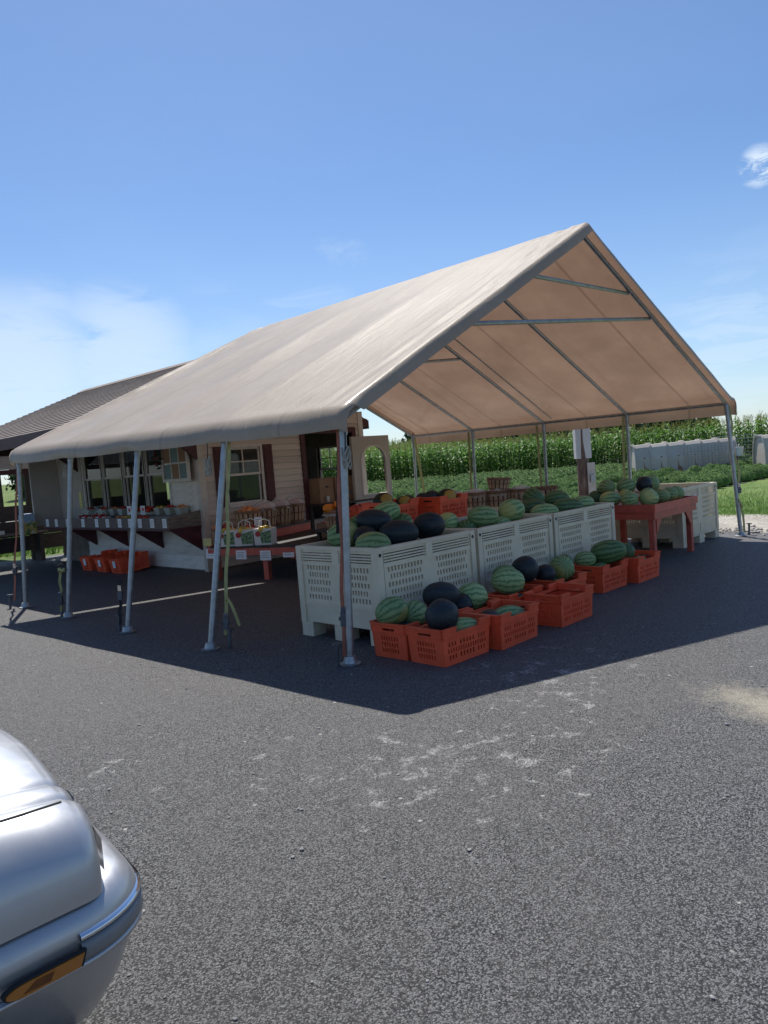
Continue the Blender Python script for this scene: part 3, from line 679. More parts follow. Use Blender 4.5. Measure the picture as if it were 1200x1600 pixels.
wr = part(stand, 'wall', wall_core(mapR, WB+.1, WK-.1, 0, 2.3, opsR), M['interior'], world=True)
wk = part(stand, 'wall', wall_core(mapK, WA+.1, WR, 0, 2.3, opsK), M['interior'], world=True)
gab = MB(); gab.prism([(WA+.1, WB+.02, 2.3), (WR, WB+.02, 2.3), (WR, WB+.02, RZ(WR)-.06), (3.72, WB+.02, 3.58), (WA+.1, WB+.02, RZ(WA)-.1)], (0, .06, 0)); part(stand, 'gable', gab, M['sidingB'], world=True)
gab = MB(); gab.prism([(.75, WK+.15, 2.3), (WR, WK+.15, 2.3), (WR, WK+.15, RZ(WR)-.06), (3.72, WK+.15, 3.58), (.75, WK+.15, 2.42)], (0, .06, 0)); part(stand, 'gable', gab, M['dark'], world=True)
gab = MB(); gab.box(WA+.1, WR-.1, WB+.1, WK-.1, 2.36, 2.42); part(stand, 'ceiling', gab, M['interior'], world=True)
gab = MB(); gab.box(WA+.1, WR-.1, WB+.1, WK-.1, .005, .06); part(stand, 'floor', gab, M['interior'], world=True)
siding(wa, mapA, -math.pi/2, WB+.06, 10.83, .03, 2.9, winA, M['sidingA'])
siding(wb, mapB, 0, WA+.08, WR-.08, .03, 2.9, opsB, M['sidingB'])
m = MB(); m.box(WR+.001, WR+.022, WB+.08, WK, 0, 2.3); part(stand, 'side_cladding', wall_core(lambda a, d, z: Vector((WR+.022-d, a, z)), WB+.08, WK, 0, 2.3, opsR, .02), M['sidingA'], world=True)
for a in ((WA-.032, WA+.085, WB-.034, WB+.065), (WR-.085, WR+.034, WB-.034, WB+.085)):
    m = MB(); m.box(a[0], a[1], a[2], a[3], 0, 2.6); part(stand, 'corner_board', m, M['trim'], world=True)
def window(mp, a0, a1, z0, z1, mat, mull=None, lowmull=False, mid=None, fw=.05):
    # frame > sash, pane ; d<0 is outside
    f = MB()
    def bar(mb, p, q, za, zb, d0, d1): mb.hexa([mp(p, d0, za), mp(q, d0, za), mp(q, d1, za), mp(p, d1, za), mp(p, d0, zb), mp(q, d0, zb), mp(q, d1, zb), mp(p, d1, zb)])
    bar(f, a0-fw, a0, z0-fw, z1+fw, -.035, .06); bar(f, a1, a1+fw, z0-fw, z1+fw, -.035, .06); bar(f, a0, a1, z1, z1+fw, -.033, .06); bar(f, a0-.02, a1+.02, z0-fw, z0, -.05, .062)
    fr = part(stand, 'window', f, mat, world=True)
    mid = mid or (z0+z1)/2
    for k, (za, zb, d) in enumerate(((mid-.02, z1, -.005), (z0, mid+.02, .022))):
        s = MB(); w = .035
        bar(s, a0+.002, a0+w, za, zb, d, d+.024); bar(s, a1-w, a1-.002, za, zb, d, d+.024); bar(s, a0+w, a1-w, za, za+w, d, d+.024); bar(s, a0+w, a1-w, zb-w, zb, d, d+.024)
        if mull and (k == 0 or lowmull):
            nx, nz = mull
            for i in range(1, nx): x = a0+(a1-a0)*i/nx; bar(s, x-.01, x+.01, za+w, zb-w, d+.001, d+.022)
            for i in range(1, nz): z = za+(zb-za)*i/nz; bar(s, a0+w, a1-w, z-.01, z+.01, d+.002, d+.023)
        o = part(fr, 'sash', s, mat, world=False); o.matrix_basis = Matrix.Identity(4)
        g = MB(); g.poly([mp(a0+w, d+.011, za+w), mp(a1-w, d+.011, za+w), mp(a1-w, d+.011, zb-w), mp(a0+w, d+.011, zb-w)]); part(fr, 'pane', g, M['glass'])
    return fr
for w in winA: window(mapA, *w, M['trim'], mid=1.68)
window(mapB, *opsB[0], M['trim'], (2, 2), mid=1.56)
for w in opsR: window(mapR, *w, M['trim'], (2, 2))
for w in opsK: window(mapK, *w, M['trim'], (2, 2))
for a0, a1 in ((3.10, 3.285), (4.115, 4.305)):     # shutters with louvres
    m = MB(); m.box(a0, a1, WB-.052, WB-.026, 1.03, 2.05); sh = part(stand, 'shutter', m, M['maroon'], world=True)
    lm = MB()
    for k in range(22): z = 1.09+k*.042; lm.hexa([(a0+.02, WB-.052, z), (a1-.02, WB-.052, z), (a1-.02, WB-.066, z-.004), (a0+.02, WB-.066, z-.004), (a0+.02, WB-.052, z+.03), (a1-.02, WB-.052, z+.03), (a1-.02, WB-.056, z+.03), (a0+.02, WB-.056, z+.03)])
    lo = part(sh, 'louvres', lm, M['maroon'])
# side opening frame
m = MB()
for b in ((4.98, 5.08, .55, 2.30), (6.28, 6.38, .55, 2.30)): m.box(b[0], b[1], WB-.05, WB+.11, b[2], b[3])
m.box(5.08, 6.28, WB-.049, WB+.11, 2.2, 2.3); part(stand, 'opening_frame', m, M['maroon'], world=True)
# interior bits seen through the openings
ir = thing('cooler', 'dark teal upright cooler inside the stand behind the shuttered window', 'cooler', (5.2, 9.1, .06)); m = MB(); m.box(-.55, .45, -.4, .4, 0, 1.62); part(ir, 'cabinet', m, M['teal']); m = MB(); m.box(-.5, .4, -.43, -.405, .1, 1.55); part(ir, 'door', m, M['teal']); m = MB(); m.box(-.47, -.43, -.47, -.43, .7, 1.1); part(ir, 'handle', m, M['steel'])
sf = thing('shelf_rack', 'wooden rack with slanted brace inside the side opening', 'shelf', (6.2, 8.6, .06))
for x, y in ((-.3, -.5), (.2, -.5), (-.3, .4), (.2, .4)): m = MB(); m.box(x-.03, x+.03, y-.03, y+.03, 0, 2.0); part(sf, 'upright', m, M['trim'])
for z in (.6, 1.2, 1.8): m = MB(); m.box(-.33, .23, -.53, .43, z, z+.03); part(sf, 'shelf', m, M['trim'])
m = MB(); m.obox((-.3, -.54, 1.75), (.2, -.54, 1.35), .03, .06); part(sf, 'brace', m, M['trim'])
# front counter
cu0, cv0, cv1 = 2.2, 6.50, 11.45
m = MB(); m.box(cu0, WA-.03, cv0, cv1, .745, .78); ct = part(stand, 'counter', m, M['maroon'], world=True)
m = MB(); m.box(cu0-.001, cu0+.024, cv0, cv1, .782, .965); part(stand, 'counter_front_board', m, M['weathered'], world=True)
m = MB(); m.hexa([(cu0+.024, cv0, .782), (WA-.03, cv0, .782), (WA-.03, cv0+.022, .782), (cu0+.024, cv0+.022, .782), (cu0+.024, cv0, .965), (WA-.03, cv0, 1.03), (WA-.03, cv0+.022, 1.03), (cu0+.024, cv0+.022, .965)]); part(stand, 'counter_end_board', m, M['weathered'], world=True)
m = MB(); m.box(WA-.2, WA-.03, cv0+.03, 10.8, .9, .97); part(stand, 'counter_riser', m, M['weathered'], world=True)
for v in (6.53, 7.80, 9.10, 10.41): m = MB(); m.prism([(WA-.03, v, .36), (WA-.03, v, .743), (cu0+.05, v, .743)], (0, .035, 0)); part(stand, 'counter_bracket', m, M['maroon'], world=True)
for v in (6.44, 10.95): m = MB(); m.prism([(WA-.034, v, 1.86), (WA-.034, v, 2.75), (1.75, v, 2.75), (1.75, v, 2.7)], (0, .05, 0)); part(stand, 'roof_bracket', m, M['maroon'], world=True)
m = MB(); m.box(2.22, WA-.031, 11.96, 12.01, .80, 2.9); part(stand, 'wing_panel', m, M['panel'], world=True)
m = MB(); m.box(WA-.03, WA-.001, 10.84, 11.95, .80, 2.9); part(stand, 'front_panel', m, M['panel'], world=True)
# roof
m = MB(); m.prism([(.65, 6.53, 2.42), (3.72, 6.53, 3.65), (6.79, 6.53, 2.42), (6.79, 6.53, 2.37), (3.72, 6.53, 3.60), (.65, 6.53, 2.37)], (0, 5.77, 0)); rf = part(stand, 'roof', m, M['dark'], world=True)
def courses():
    mb = MB(); n = 25
    for sgn in (1, -1):
        for k in range(n):
            t0, t1 = k/n, (k+1.25)/n; u0, u1 = 3.07*t0, 3.07*min(1, t1)
            X = lambda d: (.62+d if sgn > 0 else 6.82-d); za, zb = 2.425+.4*u0, 2.425+.4*u1
            mb.hexa([(X(u0), 6.50, za), (X(u0), 12.33, za), (X(u1), 12.33, zb), (X(u1), 6.50, zb), (X(u0), 6.50, za+.024), (X(u0), 12.33, za+.024), (X(u1), 12.33, zb+.006), (X(u1), 6.50, zb+.006)])
    return mb
co = part(stand, 'shingle_courses', courses(), M['shingle'], world=True); co['kind'] = 'stuff'
m = MB(); m.prism([(3.55, 6.49, 3.62), (3.72, 6.49, 3.70), (3.89, 6.49, 3.62)], (0, 5.85, 0)); part(stand, 'ridge_cap', m, M['shingle'], world=True)
for u0, u1 in ((.60, .645), (6.795, 6.84)): m = MB(); m.box(u0, u1, 6.49, 12.34, 2.26, 2.43); part(stand, 'fascia', m, M['maroon'], world=True)
for v in (6.475, 12.31):
    for ua, ub in ((.66, 3.72), (6.78, 3.72)): m = MB(); m.obox((ua, v+.02, RZ(ua)-.10), (ub, v+.02, RZ(ub)-.10), .035, .14); part(stand, 'rake_board', m, M['maroon'], world=True)
# ---------------------------------------------------------------- open pavilion beyond
pv = thing('open_pavilion', 'dark timber open pavilion with cream board upper wall left of the stand', 'building', (1.2, 13.3, 0))
for u in (-1.4, .3, 1.75, 2.62, 3.35): m = MB(); m.box(u-.05, u+.05, 13.2, 13.3, 0, 2.5); part(pv, 'post', m, M['dark'], world=True)
m = MB(); m.box(-1.5, 3.5, 13.17, 13.2, 1.93, 2.04); part(pv, 'beam', m, M['maroon'], world=True)
u = -1.5; k = 0
while u < 3.4: m = MB(); m.box(u, u+.285, 13.178+.004*(k % 2), 13.20, 2.045, 2.62); part(pv, 'board', m, M['trim'], world=True); u += .29; k += 1
for z0, z1 in ((.22, .55), (.56, .9), (.91, 1.24)): m = MB(); m.box(-1.5, 3.5, 13.16, 13.199, z0, z1); part(pv, 'rail_plank', m, M['dark'], world=True)
m = MB(); m.prism([(-1.7, 12.95, 2.60), (3.6, 12.95, 2.60), (3.6, 17.2, 3.0), (-1.7, 17.2, 3.0)], (0, 0, .06)); part(pv, 'roof', m, M['shingle'], world=True)
for u in (-1.4, 1.3, 3.3): m = MB(); m.box(u-.05, u+.05, 16.9, 17, 0, 2.95); part(pv, 'post', m, M['dark'], world=True)
bn = thing('plank_bench', 'weathered plank bench with loose boards in front of the pavilion', 'bench', (1.4, 12.85, 0))
for k, dv in enumerate((-.14, 0, .14)): m = MB(); m.box(-1.6, 1.35, dv-.06, dv+.06, .62, .66); part(bn, 'seat_plank', m, M['weathered'])
for x in (-1.4, 0, 1.2): m = MB(); m.box(x-.04, x+.04, -.17, .17, 0, .62); part(bn, 'leg', m, M['dark'])
solo('loose_board', MB().box(.9, 1.85, 12.70, 12.92, .665, .74), M['trim'], 'short pale board lying on the plank bench', 'board')
tb = thing('tote_bag', 'colourful printed shopping bag at the left end of the counter', 'bag', (2.05, 11.95, .66))
m = MB(); m.hexa([(-.13, -.17, 0), (.13, -.17, 0), (.13, .17, 0), (-.13, .17, 0), (-.10, -.16, .42), (.10, -.16, .42), (.10, .16, .42), (-.10, .16, .42)])
def totemat():
    mm, nt, b = newmat('tote_print'); v = coords(nt); s = nt.nodes.new('ShaderNodeSeparateXYZ'); nt.links.new(v, s.inputs[0]); n = tnoise(nt, v, 11, 3)
    c = mixc(nt, sstep(nt, n, .42, .5), (.08, .20, .07), (.55, .38, .10)); c = mixc(nt, sstep(nt, mnode(nt, 'ADD', s.outputs[2], mnode(nt, 'MULTIPLY', n, .12)), .30, .33), c, (.30, .42, .60)); c = mixc(nt, sstep(nt, tnoise(nt, v, 16, 2), .58, .64), c, (.55, .56, .58)); nt.links.new(c, b.inputs['Base Color']); b.inputs['Roughness'].default_value = .5; return mm
part(tb, 'body', m, totemat()); m = MB(); m.tube([(-.12, -.07, .40), (-.12, -.04, .56), (-.12, .04, .56), (-.12, .07, .40)], .01, 5); part(tb, 'handle', m, M['ink'])

# ================================================================ CANOPY TENT
tent = thing('canopy_tent', 'tan vinyl gable canopy on galvanised poles over the melons', 'canopy', (0, 0, 0))
FV = [0, 1.57, 3.14, 4.72, 6.25]
NB = [(0, 0), (-.29, 1.58), (-.30, 3.16), (-.24, 4.79), (-.20, 6.25)]          # feet near side
FB = [(8.21, -.12), (8.30, 1.70), (8.30, 3.38), (8.28, 5.05), (8.25, 6.62)]    # feet far side
EF = (8.18, 2.06)
skew = lambda v: .11*(1-v/3.3)
def ENv(v): return (.02+skew(v), 1.975+.012*v)
EN = ENv(0)
apz = lambda v: 4.06-.018*v
def frame_v(i): return FV[i], (FV[i]*1.045 if i else 0)
for i in range(5):
    v, vf = frame_v(i)
    for (bu, bv), (eu, ez), vv in ((NB[i], ENv(v), v), (FB[i], EF, vf)):
        m = MB(); m.tube([(bu, bv, .02), (eu, vv, ez)], .030, 12); part(tent, 'post', m, M['steel'], True)
        m = MB(); m.lathe([(.085, .0), (.088, .012), (.06, .018), (.045, .07)], 14, (bu, bv, .001)); part(tent, 'base_plate', m, M['steel'], True)
        d = Vector((eu, vv, ez)) - Vector((bu, bv, 0)); m = MB(); m.tube([Vector((bu, bv, 0))+d*.93, Vector((bu, bv, 0))+d*1.0], .036, 10); part(tent, 'pole_sleeve', m, M['steel'], True)
    vr = (v+vf)/2; a = Vector((4.09, vr, apz(v)-.05))
    for e in (Vector((*ENv(v), 0)).xzy, Vector((EF[0], vf, EF[1]))):
        if e.y == 0 and v > 0: e.y = v
        m = MB(); m.tube([e, a], .028, 8); part(tent, 'rafter', m, M['steel'], True)
P2 = lambda e, a, t: e+(a-e)*t
a0 = Vector((4.09, 0, apz(0)-.05)); e0 = Vector((EN[0], 0, EN[1])); e1 = Vector((EF[0], 0, EF[1]))
for vv in (0.0, 3.14):
    k = vv/6.25; off = Vector((0, vv*1.0, -.018*vv))
    for t, t2_ in ((.43, .58), (.72, .72)):
        m = MB(); m.tube([P2(e0, a0, t)+off+Vector((0, .05, 0)), P2(e1, a0, t2_)+off+Vector((0, .05+.045*vv*(1-t), 0))], .024, 8); part(tent, 'collar_tie', m, M['steel'], True)
for (eu, ez), far in ((EN, 0), (EF, 1)):
    m = MB(); m.tube([(eu, 0, ez), (eu, 6.25*1.045, ez)] if far else [(ENv(0)[0], 0, ENv(0)[1]), (ENv(6.25)[0], 6.25, ENv(6.25)[1])], .028, 8); part(tent, 'eave_pole', m, M['steel'], True)
m = MB(); m.tube([(4.09, 0, apz(0)-.05), (4.09, 6.4, apz(6.25)-.05)], .028, 8); part(tent, 'ridge_pole', m, M['steel'], True)
m = MB(); m.tube([(EF[0]-.15, 3.02, EF[1]+.06), (4.12, 2.9, apz(3)-.07)], .012, 6); part(tent, 'brace_rod', m, M['steel'], True)
sec = [(-.10, 1.885), (-.108, 1.93), (-.10, 1.985), (-.065, 2.045), (.0, 2.085)]
sec2 = [(8.22, 2.145), (8.28, 2.09), (8.30, 2.03), (8.30, 1.955), (8.295, 1.885)]
NS = 44
path = list(sec)
for i in range(1, NS): t = i/NS; path.append((.0+4.09*t, 2.085+(4.12-2.085)*t))
path.append((4.09, 4.13))
for i in range(1, NS): t = i/NS; path.append((4.09+(8.22-4.09)*t, 4.12+(2.145-4.12)*t))
path += sec2
def seg(v):
    for i in range(4):
        if v <= FV[i+1]+1e-6: return max(0, min(1, (v-FV[i])/(FV[i+1]-FV[i])))
    return 1.0
def cloth(i, v):
    u, z = path[i]; n = len(path); far = i > n//2
    nx, nz_ = (-.45, .89) if not far else (.43, .90)
    s = (i-4)/NS if not far else (n-5-i)/NS; s = max(0, min(1, s)); on = 1 if 4 < i < n-5 else 0
    vv = v*(1.045 if far else 1) if abs(u-4.09) > 1e-6 else v*1.03
    if far: vv = v*(1.045*(1-s)+1.03*s)
    else: vv = v*(1*(1-s)+1.03*s); u += skew(v)*(1-s); z += .012*v*(1-s)
    z -= .018*v*s
    sg = math.sin(math.pi*seg(max(0, min(6.25, v))))
    d = -.038*sg*math.sin(math.pi*min(1, s*1.0+.08))*on
    q = Vector((u*.8, v*2.0, 1.3 if far else 7.7))
    d += .007*noise.noise(q)*on
    # tension creases running along the slope beside the front and back rafters, and over each rafter
    for fv, wd, amp in ((0.0, .60, .030), (6.25, .80, .036), (1.57, .22, .009), (3.14, .22, .009), (4.72, .25, .011)):
        dv = abs(v-fv)
        if dv < wd:
            wv = (1-dv/wd)*min(1, dv/.14); ph = 26*dv + 3.2*noise.noise(Vector((u*.7, fv, 2)))
            d += amp*wv*wv*math.sin(ph)*(.35+.65*abs(noise.noise(Vector((u*1.3, fv*3+2, 5)))*2))*on
            if fv == 6.25: d += .026*wv*noise.noise(Vector((u*3.4, v*2.6, 8)))*on + .010*wv*noise.noise(Vector((u*8, v*5, 3)))*on
    u += nx*d; z += nz_*d
    if i < 5:      # near valance: scallops and ripples
        w = (4-i)/4; z -= .018*sg*w ; u += .018*w*noise.noise(Vector((v*1.9, i*.3, 4))) - .03*sg*w
    if i > n-6:
        w = (i-(n-5))/4; u += .02*w*noise.noise(Vector((v*1.9, i*.3, 6)))
    return (u, vv, z)
def tentskin():
    mb = MB(); NV = 150; n = len(path); vs_ = [-.045 + (6.31)*j/NV for j in range(NV+1)]
    for i in range(n):
        for v in vs_: mb.v.append(cloth(i, v))
    for i in range(n-1):
        for j in range(NV): a = i*(NV+1)+j; mb.f.append((a, a+1, a+NV+2, a+NV+1))
    # front and back rake valances hanging from the same edge
    for jv, sg_ in ((0, 1), (NV, -1)):
        b = len(mb.v); rows = 8
        for i in range(n):
            e = Vector(mb.v[i*(NV+1)+jv]); far = i > n//2
            nrm = Vector((.455, 0, -.89)) if not far else Vector((-.43, 0, -.90))
            if abs(i-n//2) < 3: nrm = Vector((0, 0, -1))
            if i < 5: nrm = Vector((.80, 0, -.30 + .10*(i-4)))
            if i >= n-5: nrm = Vector((-.8, 0, -.3))
            for k in range(1, rows+1):
                t = k/rows; wv = .012*noise.noise(Vector((e.x*2.6, t*1.5, jv))); L = (.165 if 4 < i < n-5 else .09)
                th_ = math.radians(82)*t; mb.v.append(tuple(e + nrm*L*.80*(1-math.cos(th_)) + Vector((0, (-.085 if sg_ > 0 else -.02)*math.sin(th_) + wv*.4, 0))))
        for i in range(n-1):
            for k in range(rows):
                A = (i*(NV+1)+jv) if k == 0 else b+i*rows+k-1; B = ((i+1)*(NV+1)+jv) if k == 0 else b+(i+1)*rows+k-1
                mb.f.append((A, B, b+(i+1)*rows+k, b+i*rows+k))
    return mb
me = tentskin(); o = link('fabric_roof', me.mesh('fabric_roof', M['fabric'], 2), tent)

# straps, ratchets and stakes
def strap(name, a, b, mat, label, cat='strap', w=.032, ratchet=None, stake=None, wob=.01, tail=None):
    t = thing(name, label, cat, (b[0], b[1], 0)); a = Vector(a); b = Vector(b); mb = MB(); n = 14
    d = b-a; side = d.cross(Vector((cy.x, cy.y, 0))).normalized(); th = Vector((cy.x, cy.y, 0))*.002
    def P_(k): q = a+d*k/n; return q + side*wob*math.sin(k*1.1)*math.sin(math.pi*k/n)
    for k in range(n):
        p, q = P_(k), P_(k+1); mb.hexa([p-side*w/2-th, p+side*w/2-th, q+side*w/2-th, q-side*w/2-th, p-side*w/2+th, p+side*w/2+th, q+side*w/2+th, q-side*w/2+th])
    part(t, 'webbing', mb, mat, world=True)
    if ratchet:
        c = a+d*ratchet; m = MB(); m.obox(c-d.normalized()*.06, c+d.normalized()*.06, .045, .035, (cy.x, cy.y, 0)); m.tube([c-side*.035, c+side*.035], .016, 8); part(t, 'ratchet', m, M['steel_dark'], world=True)
        m = MB(); m.obox(c+d.normalized()*.02, c-d.normalized()*.1-Vector((cy.x, cy.y, 0))*.03, .035, .006, (cy.x, cy.y, 0)); part(t, 'ratchet_handle', m, M['chrome'], world=True)
    if stake:
        s = Vector(stake); m = MB(); m.tube([s+Vector((0, 0, -.05)), s+Vector((.02, .0, .17))], .017, 8); m.tube([s+Vector((.02, 0, .17)), s+Vector((.022, 0, .185))], .04, 10); part(t, 'stake', m, M['steel_dark'], True, world=True)
    if tail:
        m = MB(); pts = [Vector(p) for p in tail]; m.tube(pts, .014, 6); part(t, 'loose_tail', m, mat, True, world=True)
    return t
strap('ratchet_strap', (.105, .03, 1.95), (-.03, .035, .05), M['strap_o'], 'faded orange ratchet strap down the front corner pole', ratchet=.83, stake=(-.10, .06, 0))
strap('ratchet_strap', (.085, 1.53, 1.93), (-.17, 1.50, .12), M['strap_y'], 'knotted yellow strap beside the pole next to the front corner pole', ratchet=.94, stake=(-.17, 1.46, 0), tail=[(-.12, 1.52, .42), (-.14, 1.47, .47), (-.13, 1.42, .40), (-.10, 1.40, .28), (-.09, 1.38, .2)])
strap('ratchet_strap', (-.30, 3.22, .55), (-.33, 3.26, .08), M['strap_b'], 'black strap and ratchet at the foot of the middle pole', ratchet=.3, stake=(-.33, 3.30, 0))
strap('ratchet_strap', (-.26, 4.84, .62), (-.28, 4.90, .08), M['strap_y'], 'short yellow strap knotted round the fourth pole from the front', ratchet=.75, stake=(-.27, 4.93, 0), tail=[(-.26, 4.74, .58), (-.30, 4.79, .61), (-.27, 4.85, .57), (-.22, 4.82, .60), (-.26, 4.74, .58)])
strap('ratchet_strap', (-.10, 6.27, 1.95), (-.28, 6.42, .10), M['strap_o'], 'thin reddish strap beside the leftmost canopy pole', w=.026, ratchet=.78, stake=(-.33, 6.47, 0))
strap('ratchet_strap', (8.2, -.03, 2.03), (8.24, -.16, .06), M['strap_y'], 'yellow strap wound round the far right corner pole', ratchet=.66, wob=.05, stake=(8.38, -.18, 0), tail=[(8.2, -.10, .60), (8.17, -.15, .52), (8.19, -.17, .45)])
strap('ratchet_strap', (8.16, 1.70, 2.03), (8.33, 1.86, .06), M['strap_y'], 'yellow strap by the far side pole nearest the right corner', w=.04, wob=0)
strap('ratchet_strap', (8.16, 3.42, 2.03), (8.33, 3.50, .06), M['strap_y'], 'yellow strap by the middle pole of the far side', w=.04, wob=0)
strap('ratchet_strap', (8.16, 5.02, 2.03), (8.33, 5.20, .06), M['strap_y'], 'yellow strap by the far side pole just left of middle', w=.04, wob=0)
strap('ratchet_strap', (8.10, 6.42, 2.0), (8.33, 6.35, .06), M['strap_y'], 'doubled yellow strap at the far left corner pole', w=.05, wob=0)
strap('ratchet_strap', (.10, .02, 1.90), (.30, .36, 1.02), M['strap_b'], 'black strap hanging from the front corner into the near bin', w=.03, wob=0)
def rope_bundle(c, label):
    t = thing('rope_bundle', label, 'rope', c); m = MB(); rr = random.Random(int(c[1]*100))
    for k in range(4): pts = [(math.cos(a)*.035*rr.uniform(.6, 1.2), math.sin(a)*.03, .09*math.sin(a+k)*rr.uniform(.6, 1.1)) for a in [i*.7 for i in range(10)]]; m.tube(pts, .007, 5)
    part(t, 'coil', m, M['rope'], True); m = MB(); m.tube([(0, 0, .05), (.02, 0, .3)], .005, 5); part(t, 'hanger', m, M['strap_b'])
rope_bundle((.10, -.04, 1.66), 'pale coiled rope hanging at the front corner pole'); rope_bundle((-.06, 1.70, 1.68), 'pale coiled rope tied high on the pole next to the corner'); rope_bundle((-.02, 4.92, 1.78), 'pale coiled rope tied high on the fourth pole')

# ================================================================ BINS AND CRATES
def banded(mb, mp, x0, x1, z0, z1, t, bands):       # panel with rows of real slots; mp(x, depth, z)
    def bx(p, q, za, zb):
        if q-p > 1e-4 and zb-za > 1e-4: mb.hexa([mp(p, 0, za), mp(q, 0, za), mp(q, t, za), mp(p, t, za), mp(p, 0, zb), mp(q, 0, zb), mp(q, t, zb), mp(p, t, zb)])
    z = z0
    for za, zb, holes in sorted(bands):
        bx(x0, x1, z, za)
        for p, q in intervals_s(x0, x1, holes): bx(p, q, za, zb)
        z = zb
    bx(x0, x1, z, z1)
def intervals_s(a0, a1, holes):
    out = []; x = a0
    for h0, h1 in sorted(holes): out.append((x, h0)); x = h1
    out.append((x, a1)); return out
def slots(c0, c1, n, duty=.5):
    w = (c1-c0)/n; return [(c0+w*i+w*(1-duty)/2, c0+w*i+w*(1+duty)/2) for i in range(n)]
BL, BW, BH = 1.37, 1.10, .865
def bin_proto():
    t = thing('bulk_bin', 'bin', 'bin'); hx, hy = BL/2, BW/2
    maps = [(lambda x, d, z: Vector((x, -hy+d, z)), hx), (lambda x, d, z: Vector((x, hy-d, z)), hx), (lambda x, d, z: Vector((-hx+d, x, z)), hy-.0), (lambda x, d, z: Vector((hx-d, x, z)), hy)]
    for k, (mp, h) in enumerate(maps):
        hh = h-.075 if k < 2 else h-.075; mb = MB(); bands = []; g = hh
        gl, gr = (-g+.05, -.09), (.09, g-.05); n = 11 if k < 2 else 8
        for i, z in enumerate((.365, .435, .505, .575, .64)): bands.append((z, z+.042, slots(gl[0]+.03*(i % 2), gl[1]-.02*(i % 2), n) + slots(gr[0]+.02*(i % 2), gr[1]-.03*(i % 2), n)))
        for z in (.722, .747, .772, .797): bands.append((z, z+.010, [(-g+.01, -.045), (.045, g-.01)]))
        banded(mb, lambda x, d, z: mp(x, d+.014, z), -hh, hh, .14, BH-.03, .022, bands)
        p = part(t, 'side_panel', mb, M['bin'])
        rb = MB()       # proud ribs and frame strips of the panel
        def st(x0, x1, z0, z1, d=.002): rb.hexa([mp(x0, d, z0), mp(x1, d, z0), mp(x1, .0145, z0), mp(x0, .0145, z0), mp(x0, d, z1), mp(x1, d, z1), mp(x1, .0145, z1), mp(x0, .0145, z1)])
        st(-.045, .045, .70, BH-.03, .004); st(-hh, hh, .30, .335, .006); st(-hh, hh, .685, .712, .005); st(-.02, .02, .14, .30, .006)
        part(p, 'rib', rb, M['bin'])
    for sx in (-1, 1):
        for sy in (-1, 1):
            mb = MB(); x0, x1 = sorted((sx*hx, sx*(hx-.075))); y0, y1 = sorted((sy*hy, sy*(hy-.075))); mb.box(x0, x1, y0, y1, .13, BH-.002)
            c = part(t, 'corner_post', mb, M['bin'])
            h = MB(); h.tube([(sx*(hx-.037), sy*(hy+.0015), BH-.065), (sx*(hx-.037), sy*(hy-.005), BH-.065)], .017, 12); part(c, 'drain_hole', h, M['rubber'])
            h = MB(); h.box(sx*(hx-.073)-.0015, sx*(hx-.073)+.0015, sy*hy-.0012, sy*hy+.0012, .1, BH-.03); part(c, 'seam', h, M['steel_dark'])
    rm = MB(); 
    for y in (-hy, hy-.045): rm.box(-hx+.076, hx-.076, y+.001, y+.046, BH-.032, BH)
    for x in (-hx, hx-.045): rm.box(x+.001, x+.046, -hy+.076, hy-.076, BH-.032, BH)
    part(t, 'rim', rm, M['bin'])
    b = MB(); b.box(-hx+.04, hx-.04, -hy+.04, hy-.04, .13, .16); part(t, 'floor', b, M['bin'])
    for x in (-hx+.0, -.09, hx-.16):
        
        for y in (-hy+.003, -.08, hy-.163): m = MB(); m.box(x+.003, x+.157 if x < -.2 or x > .2 else x+.183, y, y+.16, .0, .139); part(t, 'foot', m, M['bin'])
    for y in (-hy+.002, -.07, hy-.142):
        m = MB(); m.box(-hx+.005, hx-.005, y+.01, y+.13, .115, .1385); part(t, 'skid', m, M['bin'])
    return t
binp = Proto(bin_proto())
g = 'grey vented bulk bins'
BINS = [((.52+BL/2, .13+BW/2), 'grey vented plastic bin of melons nearest the front corner pole'), ((1.955+BL/2, .15+BW/2), 'middle grey vented bin in the front row of three'), ((3.40+BL/2, .16+BW/2), 'grey vented bin at the far end of the front row, beside the red table'), ((6.78+BL/2, .18+BW/2), 'empty grey vented bin right of the red melon table'),
        ((2.02+BL/2, 1.38+BW/2), 'grey vented bin behind the nearest bin, carrying red crates'), ((3.42+BL/2, 1.40+BW/2), 'grey vented bin behind the middle front bin, carrying a red crate')]
for i, ((x, y), l) in enumerate(BINS): binp((x, y, .0), (0, 0, (.0, .006, -.01, .012, .0, .01)[i]), l, g, (1, 1, .95 if i > 3 else 1))
solo('label_card', MB().box(7.22, 7.30, .168, .172, .60, .74), M['paper'], 'small white label stuck on the bin right of the red table', 'label')

